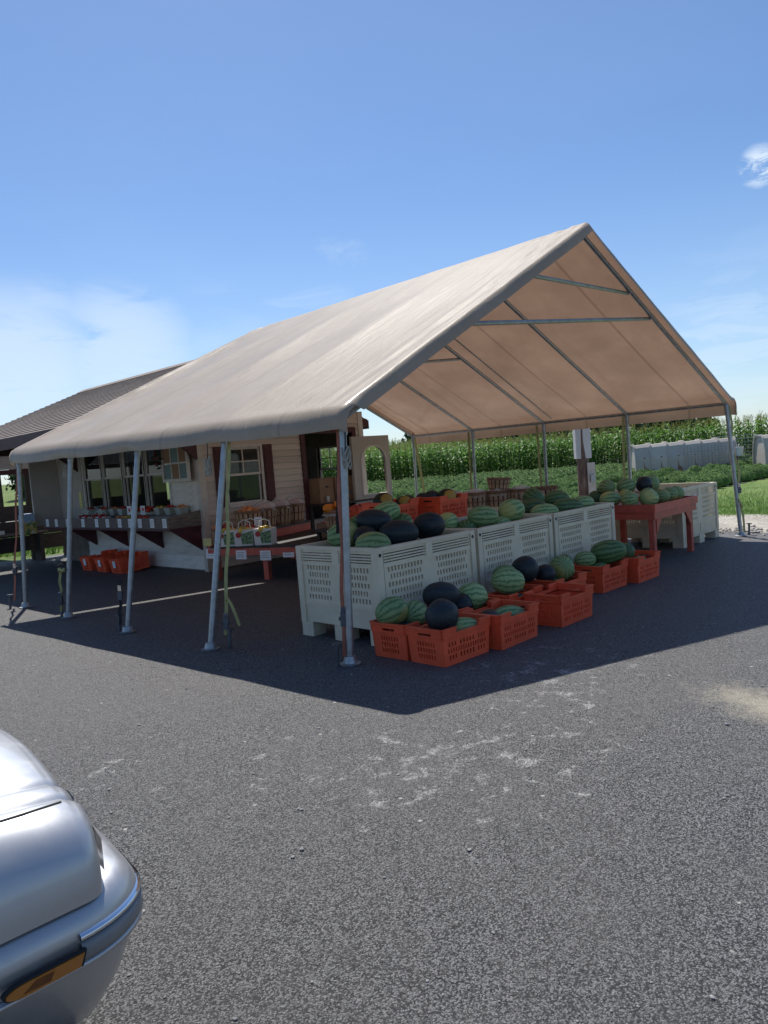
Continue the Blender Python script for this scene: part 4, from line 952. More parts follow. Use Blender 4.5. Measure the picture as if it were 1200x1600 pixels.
CL, CW, CH = .58, .385, .295
def crate_proto():
    t = thing('crate', 'crate', 'crate'); tp = .93
    def tap(x, y, z): s = tp+(1-tp)*z/CH; return Vector((x*s, y*s, z))
    hx, hy = CL/2, CW/2
    maps = [(lambda x, d, z: tap(x, -hy+d, z), hx, 1), (lambda x, d, z: tap(x, hy-d, z), hx, 1), (lambda x, d, z: tap(-hx+d, x, z), hy-.013, 0), (lambda x, d, z: tap(hx-d, x, z), hy-.013, 0)]
    for mp, h, lng in maps:
        mb = MB(); bands = []
        for i, z in enumerate((.045, .095, .145)):
            if lng:
                hs = slots(-h+.05, -h+.16, 3) + slots(-.10, .10, 8 if i == 1 else 5) + slots(h-.16, h-.05, 3)
                if i == 1: hs = slots(-h+.04, h-.04, 16)
            else: hs = slots(-.10, .10, 7)
            bands.append((z, z+.036, hs))
        banded(mb, mp, -h, h, .0, .225, .011, bands)
        p = part(t, 'side_panel', mb, M['crate'])
        rb = MB()
        def st(x0, x1, z0, z1, d0, d1): rb.hexa([mp(x0, d0, z0), mp(x1, d0, z0), mp(x1, d1, z0), mp(x0, d1, z0), mp(x0, d0, z1), mp(x1, d0, z1), mp(x1, d1, z1), mp(x0, d1, z1)])
        st(-h, h, .215, .23, -.012, .011)
        if lng:
            st(-h, -h+.15, .23, CH, -.008, .011); st(h-.15, h, .23, CH, -.008, .011); st(-h+.15, h-.15, .23, .248, -.010, .011)
            st(-h, -h+.15, CH-.014, CH, -.016, -.0085); st(h-.15, h, CH-.014, CH, -.016, -.0085)
        else:
            st(-h, -.07, .23, CH-.02, -.006, .011); st(.07, h, .23, CH-.02, -.006, .011); st(-.07, .07, CH-.045, CH-.02, -.006, .011); st(-h, h, CH-.019, CH-.003, -.016, .011)
        part(p, 'rim', rb, M['crate'])
    f = MB(); f.box(-hx*tp+.012, hx*tp-.012, -hy*tp+.012, hy*tp-.012, .004, .014); part(t, 'floor', f, M['crate'])
    return t
crp = Proto(crate_proto()); g = 'orange red plastic crates'
def crate(u0, v0, label, z=0, rz=0, sc_=1): return crp((u0+CL/2*sc_, v0+CW/2*sc_, z+.001), (0, 0, rz), label, g, (sc_, sc_, sc_))
crate(.28, -.36, 'orange red crate of striped melons against the nearest bin by the corner pole', rz=.02)
crate(.28, -.765, 'orange red crate in front holding a big round black melon', rz=-.015)
crate(.885, -.84, 'orange red crate second along the front line, one striped melon low inside', rz=.03)
crate(.91, -.40, 'orange red crate behind, under a light striped melon against the bin', rz=-.02)
crate(1.78, -.86, 'empty orange red crate in the middle of the front line', rz=.01, z=0)
crate(1.60, -.42, 'orange red crate behind the empty one with striped and black melons', rz=.02)
crate(2.42, -.42, 'orange red crate right behind the empty one, a striped melon on its edge', rz=-.02)
crate(3.34, -.42, 'orange red crate with a large dark striped melon lying across it', rz=.0)
crate(3.99, -.50, 'orange red crate last in the line beside the red table', rz=.02)
crate(2.28, 1.72, 'red crate on the rear bin with yellow spotted black melons at left', z=.825, rz=-.02)
crate(3.00, 1.52, 'red crate on the rear bin at right with yellow spotted black melons', z=.825, rz=.05)
# stacked crates with paper labels under the counter
for k, (v, l) in enumerate(((9.42, 'left'), (8.82, 'middle'), (8.25, 'right'))):
    c = crp((2.38, v, .0), (R(-4), R(-6), 0), 'orange red crate under the counter, %s one of three' % l, g, (1, .98, 1))
    solo('price_card', MB().hexa([(2.068, v-.05, .10), (2.072, v-.05, .10), (2.072, v+.05, .10), (2.068, v+.05, .10), (2.052, v-.05, .22), (2.056, v-.05, .22), (2.056, v+.05, .22), (2.052, v+.05, .22)]), M['paper'], 'white card on the %s crate under the counter' % l, 'card')

# ================================================================ WATERMELONS
def melon_mesh(mat, name, ns=28, nr=18):
    mb = MB(); n = ns; prof = []
    for i in range(nr+1):
        a = math.pi*i/nr; prof.append((-math.cos(a), max(.0001, math.sin(a)**.92)))
    for x, r in prof:
        for k in range(n): a = 2*math.pi*k/n; rr = r*(1+.018*math.cos(a*5)*r); mb.v.append((x, rr*math.cos(a), rr*math.sin(a)))
    for i in range(nr):
        for k in range(n): mb.f.append((i*n+k, i*n+(k+1) % n, (i+1)*n+(k+1) % n, (i+1)*n+k))
    return mb.mesh(name, mat, 2)
mm = {k: melon_mesh(M['m'+k], 'watermelon') for k in 'SDBY'}
stem_me = MB().tube([(.96, 0, 0), (1.10, .03, .05), (1.2, .02, .14)], [.05, .035, .03], 6).mesh('stem', M['rope'], True)
kn = {'S': 'light striped', 'D': 'dark striped', 'B': 'black skinned', 'Y': 'black yellow spotted'}
def melon(kind, p, L, r, yaw, pitch, label, group, roll=None, stem=False):
    o = link('watermelon', mm[kind], None, p, (random.uniform(0, 6.28) if roll is None else roll, R(pitch), R(yaw)), (L*random.uniform(.95, 1.07), r*random.uniform(.95, 1.04), r*random.uniform(.92, 1.0)))
    tag(o, label, 'watermelon', group)
    if stem: link('stem', stem_me, o)
    return o
GB = 'watermelons heaped in the grey bins'
for k, p, L, r, yaw, pit, lab, stem in [
    ('S', (.88, .93, .92), .165, .140, 130, 8, 'light striped round melon at the left back of the nearest bin', 0),
    ('S', (.75, .40, .855), .165, .135, -40, 5, 'light striped melon sunk at the front corner of the nearest bin', 0),
    ('B', (1.16, .78, 1.03), .18, .125, -48, 8, 'long black skinned melon topmost in the nearest bin', 0),
    ('B', (.97, .72, .90), .14, .115, 20, 0, 'black skinned melon low between others at left in the nearest bin', 0),
    ('B', (1.17, .47, .915), .180, .128, -42, 3, 'long black skinned melon lying along the front rim of the nearest bin', 0),
    ('S', (1.55, 1.0, 1.07), .165, .12, -40, -18, 'light striped melon at the top back of the nearest bin', 0),
    ('D', (1.70, .92, .94), .14, .12, 30, 0, 'dark striped melon behind, right of centre in the nearest bin', 0),
    ('B', (1.57, .44, .935), .165, .138, 100, 12, 'fat black skinned melon at the right front of the nearest bin', 0),
    ('S', (2.20, .72, .90), .125, .115, 10, 0, 'light striped melon at the left end of the middle bin', 0),
    ('D', (1.20, 1.05, .98), .13, .11, 60, 0, 'dark striped melon at the back edge of the nearest bin', 0),
    ('D', (2.32, .58, .81), .14, .11, 40, 0, 'dark striped melon low at the left of the middle bin', 0),
    ('S', (2.50, .48, .925), .165, .122, -35, 4, 'light striped oval melon at the left front of the middle bin', 0),
    ('S', (3.00, .46, .94), .155, .130, -30, -14, 'light striped melon at the right front of the middle bin', 0),
    ('B', (2.92, .85, .91), .15, .115, 50, 0, 'black skinned melon behind the striped pair in the middle bin', 0),
    ('S', (2.80, .46, .80), .13, .10, 0, 0, 'light striped melon low between the pair in the middle bin', 0),
    ('D', (4.05, .86, .99), .155, .135, -118, 10, 'dark striped melon, end on, at the top back of the third bin', 0),
    ('D', (3.80, .70, .89), .165, .115, -45, 0, 'dark striped melon at the left of the third bin, middle layer', 0),
    ('S', (3.66, .46, .855), .165, .105, -42, 0, 'light striped melon at the left front of the third bin', 0),
    ('D', (4.55, .84, .93), .16, .12, -40, 0, 'dark striped melon at the back right of the third bin', 0),
    ('D', (4.15, .44, .865), .185, .12, -42, 3, 'long dark striped melon along the front of the third bin', 0),
    ('S', (4.55, .46, .87), .15, .11, -30, 0, 'light striped melon at the right front of the third bin', 0),
    ('B', (4.62, 1.06, .86), .14, .11, 10, 0, 'black skinned melon at the far corner of the third bin', 0)]:
    melon(k, p, L, r, yaw, pit, lab, GB, stem=stem)
hid = 'melon in the lower layer of the grey bins, mostly hidden'
for bx_, n in ((.52, 8), (1.955, 8), (3.40, 8)):
    for i in range(n):
        melon('SDBS'[i % 4], (bx_+.24+.30*(i % 4)+random.uniform(-.02, .02), .40+.48*(i//4), .66+random.uniform(-.03, .03)), .15, .12, random.uniform(0, 180), 0, hid, 'hidden lower melons')
GT = 'watermelons heaped on the red table'
for k, p, L, r, yaw, pit, lab in [
    ('S', (5.80, .80, .985), .125, .115, 60, 0, 'striped melon at the left of the top layer on the red table'), ('S', (5.98, .60, .98), .13, .118, 140, 10, 'striped melon second from left in the top layer on the red table'),
    ('B', (6.20, .44, .985), .132, .122, 20, 10, 'only black melon on the red table, pale scar on top'), ('S', (6.42, .45, .975), .13, .125, 70, 0, 'striped melon at the right of the top layer on the red table'),
    ('S', (5.47, .58, .845), .135, .112, -50, 0, 'striped melon at the far left of the lower layer on the red table'), ('S', (5.43, .28, .835), .115, .112, 100, 8, 'striped melon second from left in the lower layer on the red table'),
    ('S', (5.80, .52, .85), .12, .105, 20, 0, 'striped melon tucked behind the lower layer on the red table'), ('S', (5.62, .10, .835), .138, .115, -10, 4, 'striped melon with pale orange patch at the front of the red table'),
    ('S', (5.96, .10, .83), .118, .112, 80, 0, 'striped melon right of the patched one on the red table front'), ('S', (6.24, .10, .83), .112, .11, 120, 0, 'striped melon second from right on the red table front'), ('S', (6.50, .12, .825), .112, .108, 60, 0, 'striped melon at the right end of the red table front'),
    ('D', (6.50, .55, .84), .13, .11, 20, 0, 'dark striped melon behind at the right of the red table'), ('S', (6.05, .32, .84), .12, .11, 0, 0, 'striped melon inside the lower layer on the red table'), ('D', (5.75, .95, .84), .12, .11, 0, 0, 'dark striped melon at the back of the red table')]:
    o = melon(k, p, L, r, yaw, pit, lab, GT)
sc_me = MB().tube([(-.6, .02, .80), (-.3, .03, .955), (.0, .03, 1.0), (.3, .0, .96)], [.012, .02, .02, .012], 6).mesh('scar', M['rope'], True)
GC = 'watermelons in the orange crates'
for k, p, L, r, yaw, pit, lab in [
    ('S', (.395, -.12, .365), .140, .125, 150, 20, 'light striped melon with yellow cheek in the crate by the corner pole'), ('S', (.64, -.15, .30), .145, .115, 20, 0, 'striped melon at the back of the crate by the corner pole'), ('B', (.45, -.20, .17), .14, .11, 60, 0, 'black skinned melon low in the crate by the corner pole'),
    ('B', (.47, -.60, .355), .142, .138, 35, 20, 'big round black melon on the front crate'), ('S', (.70, -.61, .19), .15, .11, -30, 0, 'light striped melon low in the front crate behind the black one'), ('D', (.47, -.58, .12), .13, .10, 0, 0, 'dark melon at the bottom of the front crate'),
    ('B', (1.02, -.13, .385), .158, .128, -40, 5, 'black skinned melon leaning on the nearest bin'), ('B', (1.20, -.20, .27), .12, .11, 40, 0, 'black skinned melon half hidden behind the striped one by the bin'), ('S', (1.37, -.20, .32), .15, .128, -20, 8, 'light striped melon standing proud between crates by the bin'),
    ('B', (1.02, -.64, .20), .14, .10, 30, 0, 'black melon low at left in the second front crate'), ('S', (1.30, -.64, .175), .155, .11, -35, 0, 'light striped melon low in the second front crate'), ('D', (1.05, -.22, .14), .13, .10, 0, 0, 'dark melon at the bottom of the crate by the nearest bin'),
    ('S', (1.93, -.20, .36), .168, .128, -42, 4, 'large light striped melon on the crate behind the empty one'), ('S', (2.08, -.06, .40), .13, .10, -30, 0, 'light striped melon behind the large one by the middle bin'), ('B', (2.34, -.12, .41), .148, .135, 80, 10, 'black skinned melon with pale stem by the middle bin'),
    ('B', (2.58, -.20, .33), .115, .105, 70, 0, 'smaller black skinned melon right of the stemmed one'), ('B', (1.88, -.33, .16), .13, .10, 0, 0, 'black melon low in the crate behind the empty one'), ('S', (2.90, -.20, .335), .148, .135, 50, 25, 'striped melon on the edge of the crate right of the empty one'), ('D', (2.60, -.22, .14), .13, .11, 0, 0, 'dark melon low in the crate right of the empty one'), ('D', (2.78, -.2, .15), .12, .11, 90, 0, 'dark melon low at the end of the crate right of the empty one'),
    ('D', (3.30, .02, .31), .12, .11, 30, 0, 'dark striped melon wedged between bin and crates'), ('S', (3.55, -.10, .325), .125, .105, -40, 0, 'striped melon on the crate before the third bin'), ('D', (3.86, -.22, .375), .195, .145, -65, -8, 'huge dark striped melon lying across the crate before the third bin'), ('D', (3.62, -.24, .17), .15, .12, 0, 0, 'dark striped melon low in the crate before the third bin'),
    ('D', (4.28, -.20, .315), .135, .11, 75, 8, 'dark striped melon on the last crate by the red table'), ('S', (4.36, -.34, .16), .13, .10, 10, 0, 'striped melon low in the last crate by the red table')]:
    melon(k, p, L, r, yaw, pit, lab, GC, stem='stem' in lab and 'stemmed' not in lab)
GR = 'yellow spotted black melons in the rear red crates'
for k, p, r, lab in [('Y', (2.42, 1.88, 1.115), .122, 'yellow spotted black melon at the left end of the rear crates'), ('Y', (2.74, 1.84, 1.06), .112, 'yellow spotted black melon second from left in the rear crates'), ('B', (2.98, 2.00, 1.06), .105, 'black melon behind, third from left in the rear crates'),
    ('B', (3.18, 1.92, 1.07), .105, 'black melon behind, in the middle of the rear crates'), ('B', (3.26, 1.84, 1.08), .11, 'black melon behind the small yellow spotted one in the rear crates'), ('Y', (3.12, 1.66, 1.02), .105, 'small yellow spotted black melon at the front of the right rear crate'), ('Y', (3.36, 1.68, 1.07), .128, 'large yellow spotted black melon at the right of the rear crates'), ('B', (3.54, 1.80, 1.06), .11, 'black melon at the far right of the rear crates')]:
    melon(k, p, r*1.04, r, random.uniform(-15, 15), 0, lab, GR, roll=random.uniform(-.2, .2))

# ================================================================ TABLES AND PRODUCE
t2 = thing('melon_table', 'red painted wooden table heaped with melons at right', 'table', (5.97, .45, 0))
x0, x1, y0, y1 = -.66, .68, -.57, .62
for i in range(6): m = MB(); a = y0+.03+(y1-y0-.06)*i/6; m.box(x0+.03, x1-.03, a, a+(y1-y0-.06)/6-.006, .70, .725); part(t2, 'top_plank', m, M['red'])
for b in ((x0, x1, y0, y0+.028), (x0, x1, y1-.028, y1), (x0, x0+.028, y0+.0285, y1-.0285), (x1-.028, x1, y0+.0285, y1-.0285)): m = MB(); m.box(*b, .675, .775); part(t2, 'rim_board', m, M['red'])
for b in ((x0+.02, x1-.02, y0+.02, y0+.048), (x0+.02, x1-.02, y1-.048, y1-.02), (x0+.02, x0+.048, y0+.049, y1-.049), (x1-.048, x1-.02, y0+.049, y1-.049)): m = MB(); m.box(*b, .58, .674); part(t2, 'apron', m, M['red'])
for sx in (x0+.05, x1-.14):
    for sy in (y0+.05, y1-.14): m = MB(); m.box(sx+.01, sx+.08, sy+.01, sy+.08, 0, .60); part(t2, 'leg', m, M['red'])
for sx, d in ((x0+.14, 1), (x1-.14, -1)): m = MB(); m.prism([(sx, y0+.052, .58), (sx+d*.16, y0+.052, .58), (sx, y0+.052, .38)], (0, .03, 0)); part(t2, 'brace', m, M['red'])
# display table beside the stand wall: own axes a (deep, along the wall) and b (front edge)
TA = R(18); t1 = thing('produce_table', 'low red display table with black top along the stand wall', 'table', (2.33, 5.55, 0), TA)
m = MB(); m.box(0, 2.25, -2.6, .02, .475, .50); part(t1, 'top', m, M['black_top'])
for b in ((-.03, -.002, -2.62, .04), ): m = MB(); m.box(*b, .37, .47); part(t1, 'front_rail', m, M['red'])
m = MB(); m.box(0, 2.25, .021, .05, .37, .52); part(t1, 'side_rail', m, M['red']); m = MB(); m.box(0, 2.25, -2.62, -2.601, .37, .47); part(t1, 'side_rail', m, M['red'])
for y in (-.06, -.98, -1.8, -2.55):
    for x in (.0, 2.1): m = MB(); m.box(x, x+.085, y-.045, y+.04, 0, .47); part(t1, 'leg', m, M['red'])
m = MB(); m.box(.60, 2.24, -.40, .02, .501, .635); part(t1, 'step_shelf', m, M['red'])
m = MB(); m.box(.58, 2.24, -.42, .02, .636, .66); part(t1, 'step_top', m, M['black_top'])
def T1(a, b, z): return Vector((2.33, 5.55, 0)) + Matrix.Rotation(TA, 3, 'Z') @ Vector((a, b, z))
# baskets
def basket_proto():
    t = thing('bushel_basket', 'basket', 'basket'); rb, rt, h, n = .145, .185, .27, 16
    mb = MB(); w = .026; mb.hexa([(rb, -w*.85, 0), (rb+.006, -w*.85, 0), (rb+.006, w*.85, 0), (rb, w*.85, 0), (rt, -w, h), (rt+.006, -w, h), (rt+.006, w, h), (rt, w, h)]); me = mb.mesh('slat', M['basket'])
    for k in range(n): link('slat', me, t, (0, 0, 0), (0, 0, 2*math.pi*k/n))
    for z, hh in ((h-.035, .04), (h*.5, .018), (.015, .02)):
        m = MB(); r0 = rb+(rt-rb)*z/h+.007; r1 = rb+(rt-rb)*(z+hh)/h+.008
        N_ = 20
        for k in range(N_):
            a, b = 2*math.pi*k/N_, 2*math.pi*(k+1)/N_; f = lambda r, q, zz: (r*math.cos(q), r*math.sin(q), zz); m.hexa([f(r0, a, z), f(r0+.005, a, z), f(r0+.005, b, z), f(r0, b, z), f(r1, a, z+hh), f(r1+.005, a, z+hh), f(r1+.005, b, z+hh), f(r1, b, z+hh)])
        part(t, 'hoop', m, M['hoop'])
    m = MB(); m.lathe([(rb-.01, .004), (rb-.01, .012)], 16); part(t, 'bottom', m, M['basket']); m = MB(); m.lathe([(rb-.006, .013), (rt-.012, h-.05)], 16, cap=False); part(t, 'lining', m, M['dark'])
    return t
bk = Proto(basket_proto()); gB = 'slatted wooden bushel baskets'
fr_me = {}
def fruit(kind, p, r, label, group, sq=.92):
    if kind not in fr_me:
        mb = MB(); prof = [(max(.001, math.sin(math.pi*i/8)), -math.cos(math.pi*i/8)*(1 if i < 7 else .93)) for i in range(9)]; mb.lathe(prof, 12); fr_me[kind] = mb.mesh(kind, M[{'peach': 'peach', 'tomato': 'tomato', 'red_apple': 'apple', 'yellow_apple': 'yellowfruit', 'pumpkin': 'orangefruit', 'potato': 'potato'}[kind]], 2)
    o = link(kind, fr_me[kind], None, p, (random.uniform(-.5, .5), random.uniform(-.5, .5), random.uniform(0, 6)), (r, r, r*sq)); tag(o, label, kind.replace('_', ' '), group); return o
def heap(kind, c, rad, n, r, label, group, rise_=.05):
    for i in range(n):
        a = i*2.4; q = math.sqrt((i+.5)/n)*rad; fruit(kind, (c[0]+q*math.cos(a), c[1]+q*math.sin(a), c[2]+rise_*(1-(q/rad)**2)+random.uniform(-.006, .006)), r*random.uniform(.9, 1.1), label, group)
def bagcover(c, rx, rz, label, seed):
    mb = MB()
    def f(i, j):
        a = 2*math.pi*j; th = i*math.pi*.52; d = Vector((math.cos(a)*math.sin(th), math.sin(a)*math.sin(th), math.cos(th))); k = 1+.22*noise.noise(d*2.6+Vector((seed, 0, 0)))+.10*noise.noise(d*7+Vector((seed, 3, 0)))
        return (d.x*rx*k, d.y*rx*k, d.z*rz*k*(1+.5*max(0, noise.noise(Vector((seed, a*.4, 2))))))
    mb.grid(f, 10, 22); o = link('plastic_bag', mb.mesh('plastic_bag', M['bag'], 2), None, c); tag(o, label, 'plastic bag', 'clear plastic bags over baskets')
B1 = [(.74, -.20, 'peach', 'first'), (1.17, -.20, 'peach', 'second'), (1.60, -.20, 'red_apple', 'third'), (2.03, -.20, 'red_apple', 'fourth')]
for a, b, k, o_ in B1:
    p = T1(a, b, .66); bk(p, (0, 0, random.random()*3), 'bushel basket of %s, %s from left along the stand wall' % ('peaches' if k == 'peach' else 'red apples', o_), gB, (1.14, 1.14, 1.18))
    heap(k, (p.x, p.y, p.z+.30), .15, 13, .045, '%s in the %s basket along the stand wall' % (k.replace('_', ' '), o_), 'fruit in the %s wall basket' % o_, .055)
    if o_ != 'first': bagcover((p.x, p.y, p.z+.29), .21, .13, 'clear plastic bag over the %s basket along the stand wall' % o_, a)
p = T1(.22, -.10, .50); bk(p, (0, 0, 1), 'bushel basket of red apples at the left corner of the display table', gB, (.95, .95, .95)); heap('red_apple', (p.x, p.y, p.z+.24), .13, 10, .04, 'red apple in the left corner basket', 'apples in the corner basket')
for i, (x, y) in enumerate(((.10, -.02), (.18, .02))):
    q = T1(x, y, .78); fruit('peach', q, .04, 'peach on top of the left corner basket, %s one' % ('left', 'right')[i], 'loose peaches')
# printed half peck bags
def bag_proto():
    t = thing('fruit_bag', 'bag', 'bag'); m = MB(); m.hexa([(-.10, -.065, 0), (.10, -.065, 0), (.10, .065, 0), (-.10, .065, 0), (-.11, -.07, .19), (.11, -.07, .19), (.11, .07, .19), (-.11, .07, .19)]); part(t, 'body', m, M['bagpaper'])
    m = MB(); m.tube([(-.085, -.0665, .12), (-.085, -.0685, .12)], .001, 4)
    pr = MB()
    for s in (-1, 1):
        y = s*.0715; pr.hexa([(-.02, y-.001, .02), (.095, y-.001, .02), (.095, y+.001, .02), (-.02, y+.001, .02), (-.03, y-.001, .14), (.105, y-.001, .17), (.105, y+.001, .17), (-.03, y+.001, .14)])
    part(t, 'leaf_print', pr, M['greenprint'])
    ap = MB()
    for s in (-1, 1): ap.tube([(-.055, s*.0705, .13), (-.055, s*.0735, .13)], .032, 14)
    part(t, 'apple_print', ap, M['redprint'], label='flat red apple printed on the bag')
    h = MB(); h.tube([(-.07, 0, .19), (-.06, 0, .27), (0, 0, .30), (.06, 0, .27), (.07, 0, .19)], .006, 6); part(t, 'handle', h, M['white'], True)
    return t
bg = Proto(bag_proto()); gG = 'printed paper bags of apples'
for i, (a, b, rz, l) in enumerate(((.10, -.26, -72, 'printed apple bag of yellow apples leftmost on the display table'), (.13, -.56, -68, 'printed apple bag of yellow apples in the middle of the table corner'), (.20, -.88, -80, 'printed apple bag rightmost on the table corner'), (.40, -.48, -70, 'printed apple bag standing behind the other bags'))):
    p = T1(a, b, .50); bg(p, (0, 0, TA+R(rz)), l, gG, (1.35, 1.35, 1.28)); heap('yellow_apple' if i != 3 else 'red_apple', (p.x, p.y, p.z+.22), .10, 7, .042, ('yellow apple in the %s printed bag' % ('left', 'middle', 'right')[i]) if i < 3 else 'red apple in the rear printed bag', 'apples in printed bag %s' % 'abcd'[i], .03)
def sheet_card(c, w, h, rz, label, tilt=0, mat='paper', lines=3):
    t = thing('price_card', label, 'sign', c, rz); m = MB(); m.box(-w/2, w/2, -.0015, .0015, 0, h); part(t, 'sheet', m, M[mat])
    m = MB()
    for k in range(lines): z = h*(.75-.22*k); m.box(-w*.36, w*(.30-.1*(k % 2)), -.0028, -.0018, z-.004, z+.003)
    part(t, 'writing', m, M['pencil']); t.rotation_euler = (tilt, 0, rz); return t
for i, b in enumerate((-.02, -.58, -1.02, -1.42, -2.05)):
    p = T1(-.036, b, .33-.02*(i % 3)); sheet_card(p, .19, .145-.01*(i % 2), TA-math.pi/2, 'white handwritten price sheet on the red table rail, %s from left' % ord_[i], R(-6+3*i % 9))
sheet_card(T1(.0, .06, .52), .15, .11, TA-math.pi/2, 'small yellow price sign at the left end of the red table rail', 0, 'yellowpaper', 2)
p = T1(.62, -.46, .74); sheet_card(p, .13, .14, TA-math.pi/2+.2, 'white tag clipped to the first wall basket', R(-10))
# cardboard boxes
def carton(c, s, rz, label, cat='box', openb=False, word=None, slotted=False):
    t = thing('cardboard_box', label, cat, c, rz); w, d, h = s
    for k, b in enumerate(((-w/2, w/2, -d/2, -d/2+.006), (-w/2, w/2, d/2-.006, d/2), (-w/2, -w/2+.006, -d/2+.0065, d/2-.0065), (w/2-.006, w/2, -d/2+.0065, d/2-.0065))): m = MB(); m.box(*b, 0, h); part(t, 'side', m, M['card'])
    m = MB(); m.box(-w/2+.0065, w/2-.0065, -d/2+.0065, d/2-.0065, .001, .006); part(t, 'bottom', m, M['card'])
    if not openb: m = MB(); m.box(-w/2, w/2, -d/2, d/2, h+.0005, h+.006); part(t, 'lid', m, M['card'])
    if slotted:
        for x in (-.35, -.12, .18, .38): m = MB(); m.box(w*x-.006, w*x+.006, -d/2-.0015, -d/2+.001, h*.25, h*.6); part(t, 'slot', m, M['ink'])
    m = MB(); m.box(-.04, .04, -d/2-.0015, -d/2+.001, h*.62, h*.68) if not slotted else m.box(-.04, .04, -d/2-.0012, -d/2+.001, h*.3, h*.5); part(t, 'hand_hole' if not slotted else 'print', m, M['ink'] if not slotted else M['hoop'])
    if word:
        for txt, z, sz, mt in word:
            cu = bpy.data.curves.new('print', 'FONT'); cu.body = txt; cu.size = sz; cu.align_x = 'CENTER'; to = bpy.data.objects.new('print', cu); col.objects.link(to); dg = bpy.context.evaluated_depsgraph_get(); me_ = bpy.data.meshes.new_from_object(to.evaluated_get(dg)); bpy.data.objects.remove(to)
            me_.materials.append(M[mt]); o = link('print', me_, t, (.02, -d/2-.002, z), (R(90), 0, 0))
    return t
carton((5.26, 6.30, .91), (.34, .36, .45), 0, 'plain brown cardboard box with hand hole at the stand opening')
carton((5.75, 6.28, .91), (.60, .40, .45), 0, 'brown cardboard box with blue lettering at the stand opening', word=(('National Beef', .13, .10, 'blueink'),))
solo('paper_cup', MB().lathe([(.028, 0), (.036, .10)], 12, (5.24, 6.09, .93)), M['trim'], 'small pale paper cup before the plain box', 'cup')
ot = thing('opening_shelf', 'dark table under the cardboard boxes at the stand opening', 'table', (5.6, 6.18, 0)); m = MB(); m.box(-.6, .72, -.32, .26, .87, .905); part(ot, 'top', m, M['dark']); 
for x in (-.56, .64):
    for y in (-.28, .18): m = MB(); m.box(x, x+.06, y, y+.06, 0, .869); part(ot, 'leg', m, M['dark'])
p = T1(1.05, -1.55, .50); carton(p, (.42, .30, .22), TA-math.pi/2+.15, 'low open cardboard box of tomatoes on the display table', openb=True, slotted=True); heap('tomato', (p.x, p.y, p.z+.19), .13, 12, .04, 'tomato in the low cardboard box', 'tomatoes in the cardboard box', .02)
# orange squash basket on a stand
bs = thing('crate_stand', 'dark upturned stand under the small basket of pumpkins', 'stand', (3.55, 4.05, 0)); m = MB(); m.box(-.22, .22, -.22, .22, .62, .66); part(bs, 'top', m, M['dark'])
for x in (-.2, .15):
    for y in (-.2, .15): m = MB(); m.box(x, x+.05, y, y+.05, 0, .62); part(bs, 'leg', m, M['dark'])
bk((3.55, 4.05, .66), (0, 0, .4), 'small basket of orange pumpkins behind the front corner pole', gB, (.80, .80, .92)); bagcover((3.55, 4.05, .85), .17, .06, 'white paper liner folded over the pumpkin basket', 4.4)
for i, (x, y) in enumerate(((-.07, .06), (.08, -.02), (.03, .10))): fruit('pumpkin', (3.55+x, 4.05+y, .96+.04*(i == 1)), .075, 'small orange pumpkin, %s in the basket behind the pole' % ('left', 'top right', 'rear')[i], 'small pumpkins', .85)
# arched screen panel behind
ap = thing('arched_panel', 'tan upright panel with an arched opening beside the stand corner', 'panel', (6.27, 5.9, 0)); m = MB()
w0, w1, zt, zb = -.50, .49, 2.09, .0; cxo, rr_, zs = .0+.035, .335, 1.60; th = .06
arc = [(cxo+rr_*math.cos(math.pi-math.pi*k/18), zs+rr_*.92*math.sin(math.pi*k/18)) for k in range(19)]
m.hexa([(w0, 0, zb), (cxo-rr_, 0, zb), (cxo-rr_, th, zb), (w0, th, zb), (w0, 0, zt), (cxo-rr_, 0, zt), (cxo-rr_, th, zt), (w0, th, zt)])
m.hexa([(cxo+rr_, 0, zb), (w1, 0, zb), (w1, th, zb), (cxo+rr_, th, zb), (cxo+rr_, 0, zt), (w1, 0, zt), (w1, th, zt), (cxo+rr_, th, zt)])
m.box(cxo-rr_, cxo+rr_, 0, th, zb, .98)
for (xa, za), (xb, zb2) in zip(arc, arc[1:]): m.hexa([(xa, 0, za), (xb, 0, zb2), (xb, th, zb2), (xa, th, za), (xa, 0, zt), (xb, 0, zt), (xb, th, zt), (xa, th, zt)])
part(ap, 'panel', m, M['panel'])
m = MB(); m.tube([(cxo-rr_, -.006, .98)]+[(x, -.006, z) for x, z in arc]+[(cxo+rr_, -.006, .98), (cxo-rr_, -.006, .98)], .018, 6); part(ap, 'opening_trim', m, M['trim'], True)
# tomatoes in the rear left crate, red produce in front of the panel
rt = thing('rear_table', 'red table under trays before the arched panel', 'table', (4.6, 4.4, 0)); m = MB(); m.box(-.5, 1.5, -.3, .35, .58, .61); part(rt, 'top', m, M['red'])
for x in (-.45, 1.38):
    for y in (-.25, .25): m = MB(); m.box(x, x+.07, y, y+.07, 0, .579); part(rt, 'leg', m, M['red'])
crate(4.15, 4.22, 'red crate of apples on the rear table before the arched panel', z=.612, rz=.1); heap('red_apple', (4.44, 4.41, .87), .16, 14, .045, 'red apple in the crate before the arched panel', 'apples before the arched panel', .04)
crate(4.80, 4.20, 'red crate of tomatoes on the rear table right of the apple crate', z=.612, rz=-.05); heap('tomato', (5.09, 4.39, .87), .16, 14, .05, 'tomato in the crate right of the apples', 'tomatoes before the arched panel', .06)
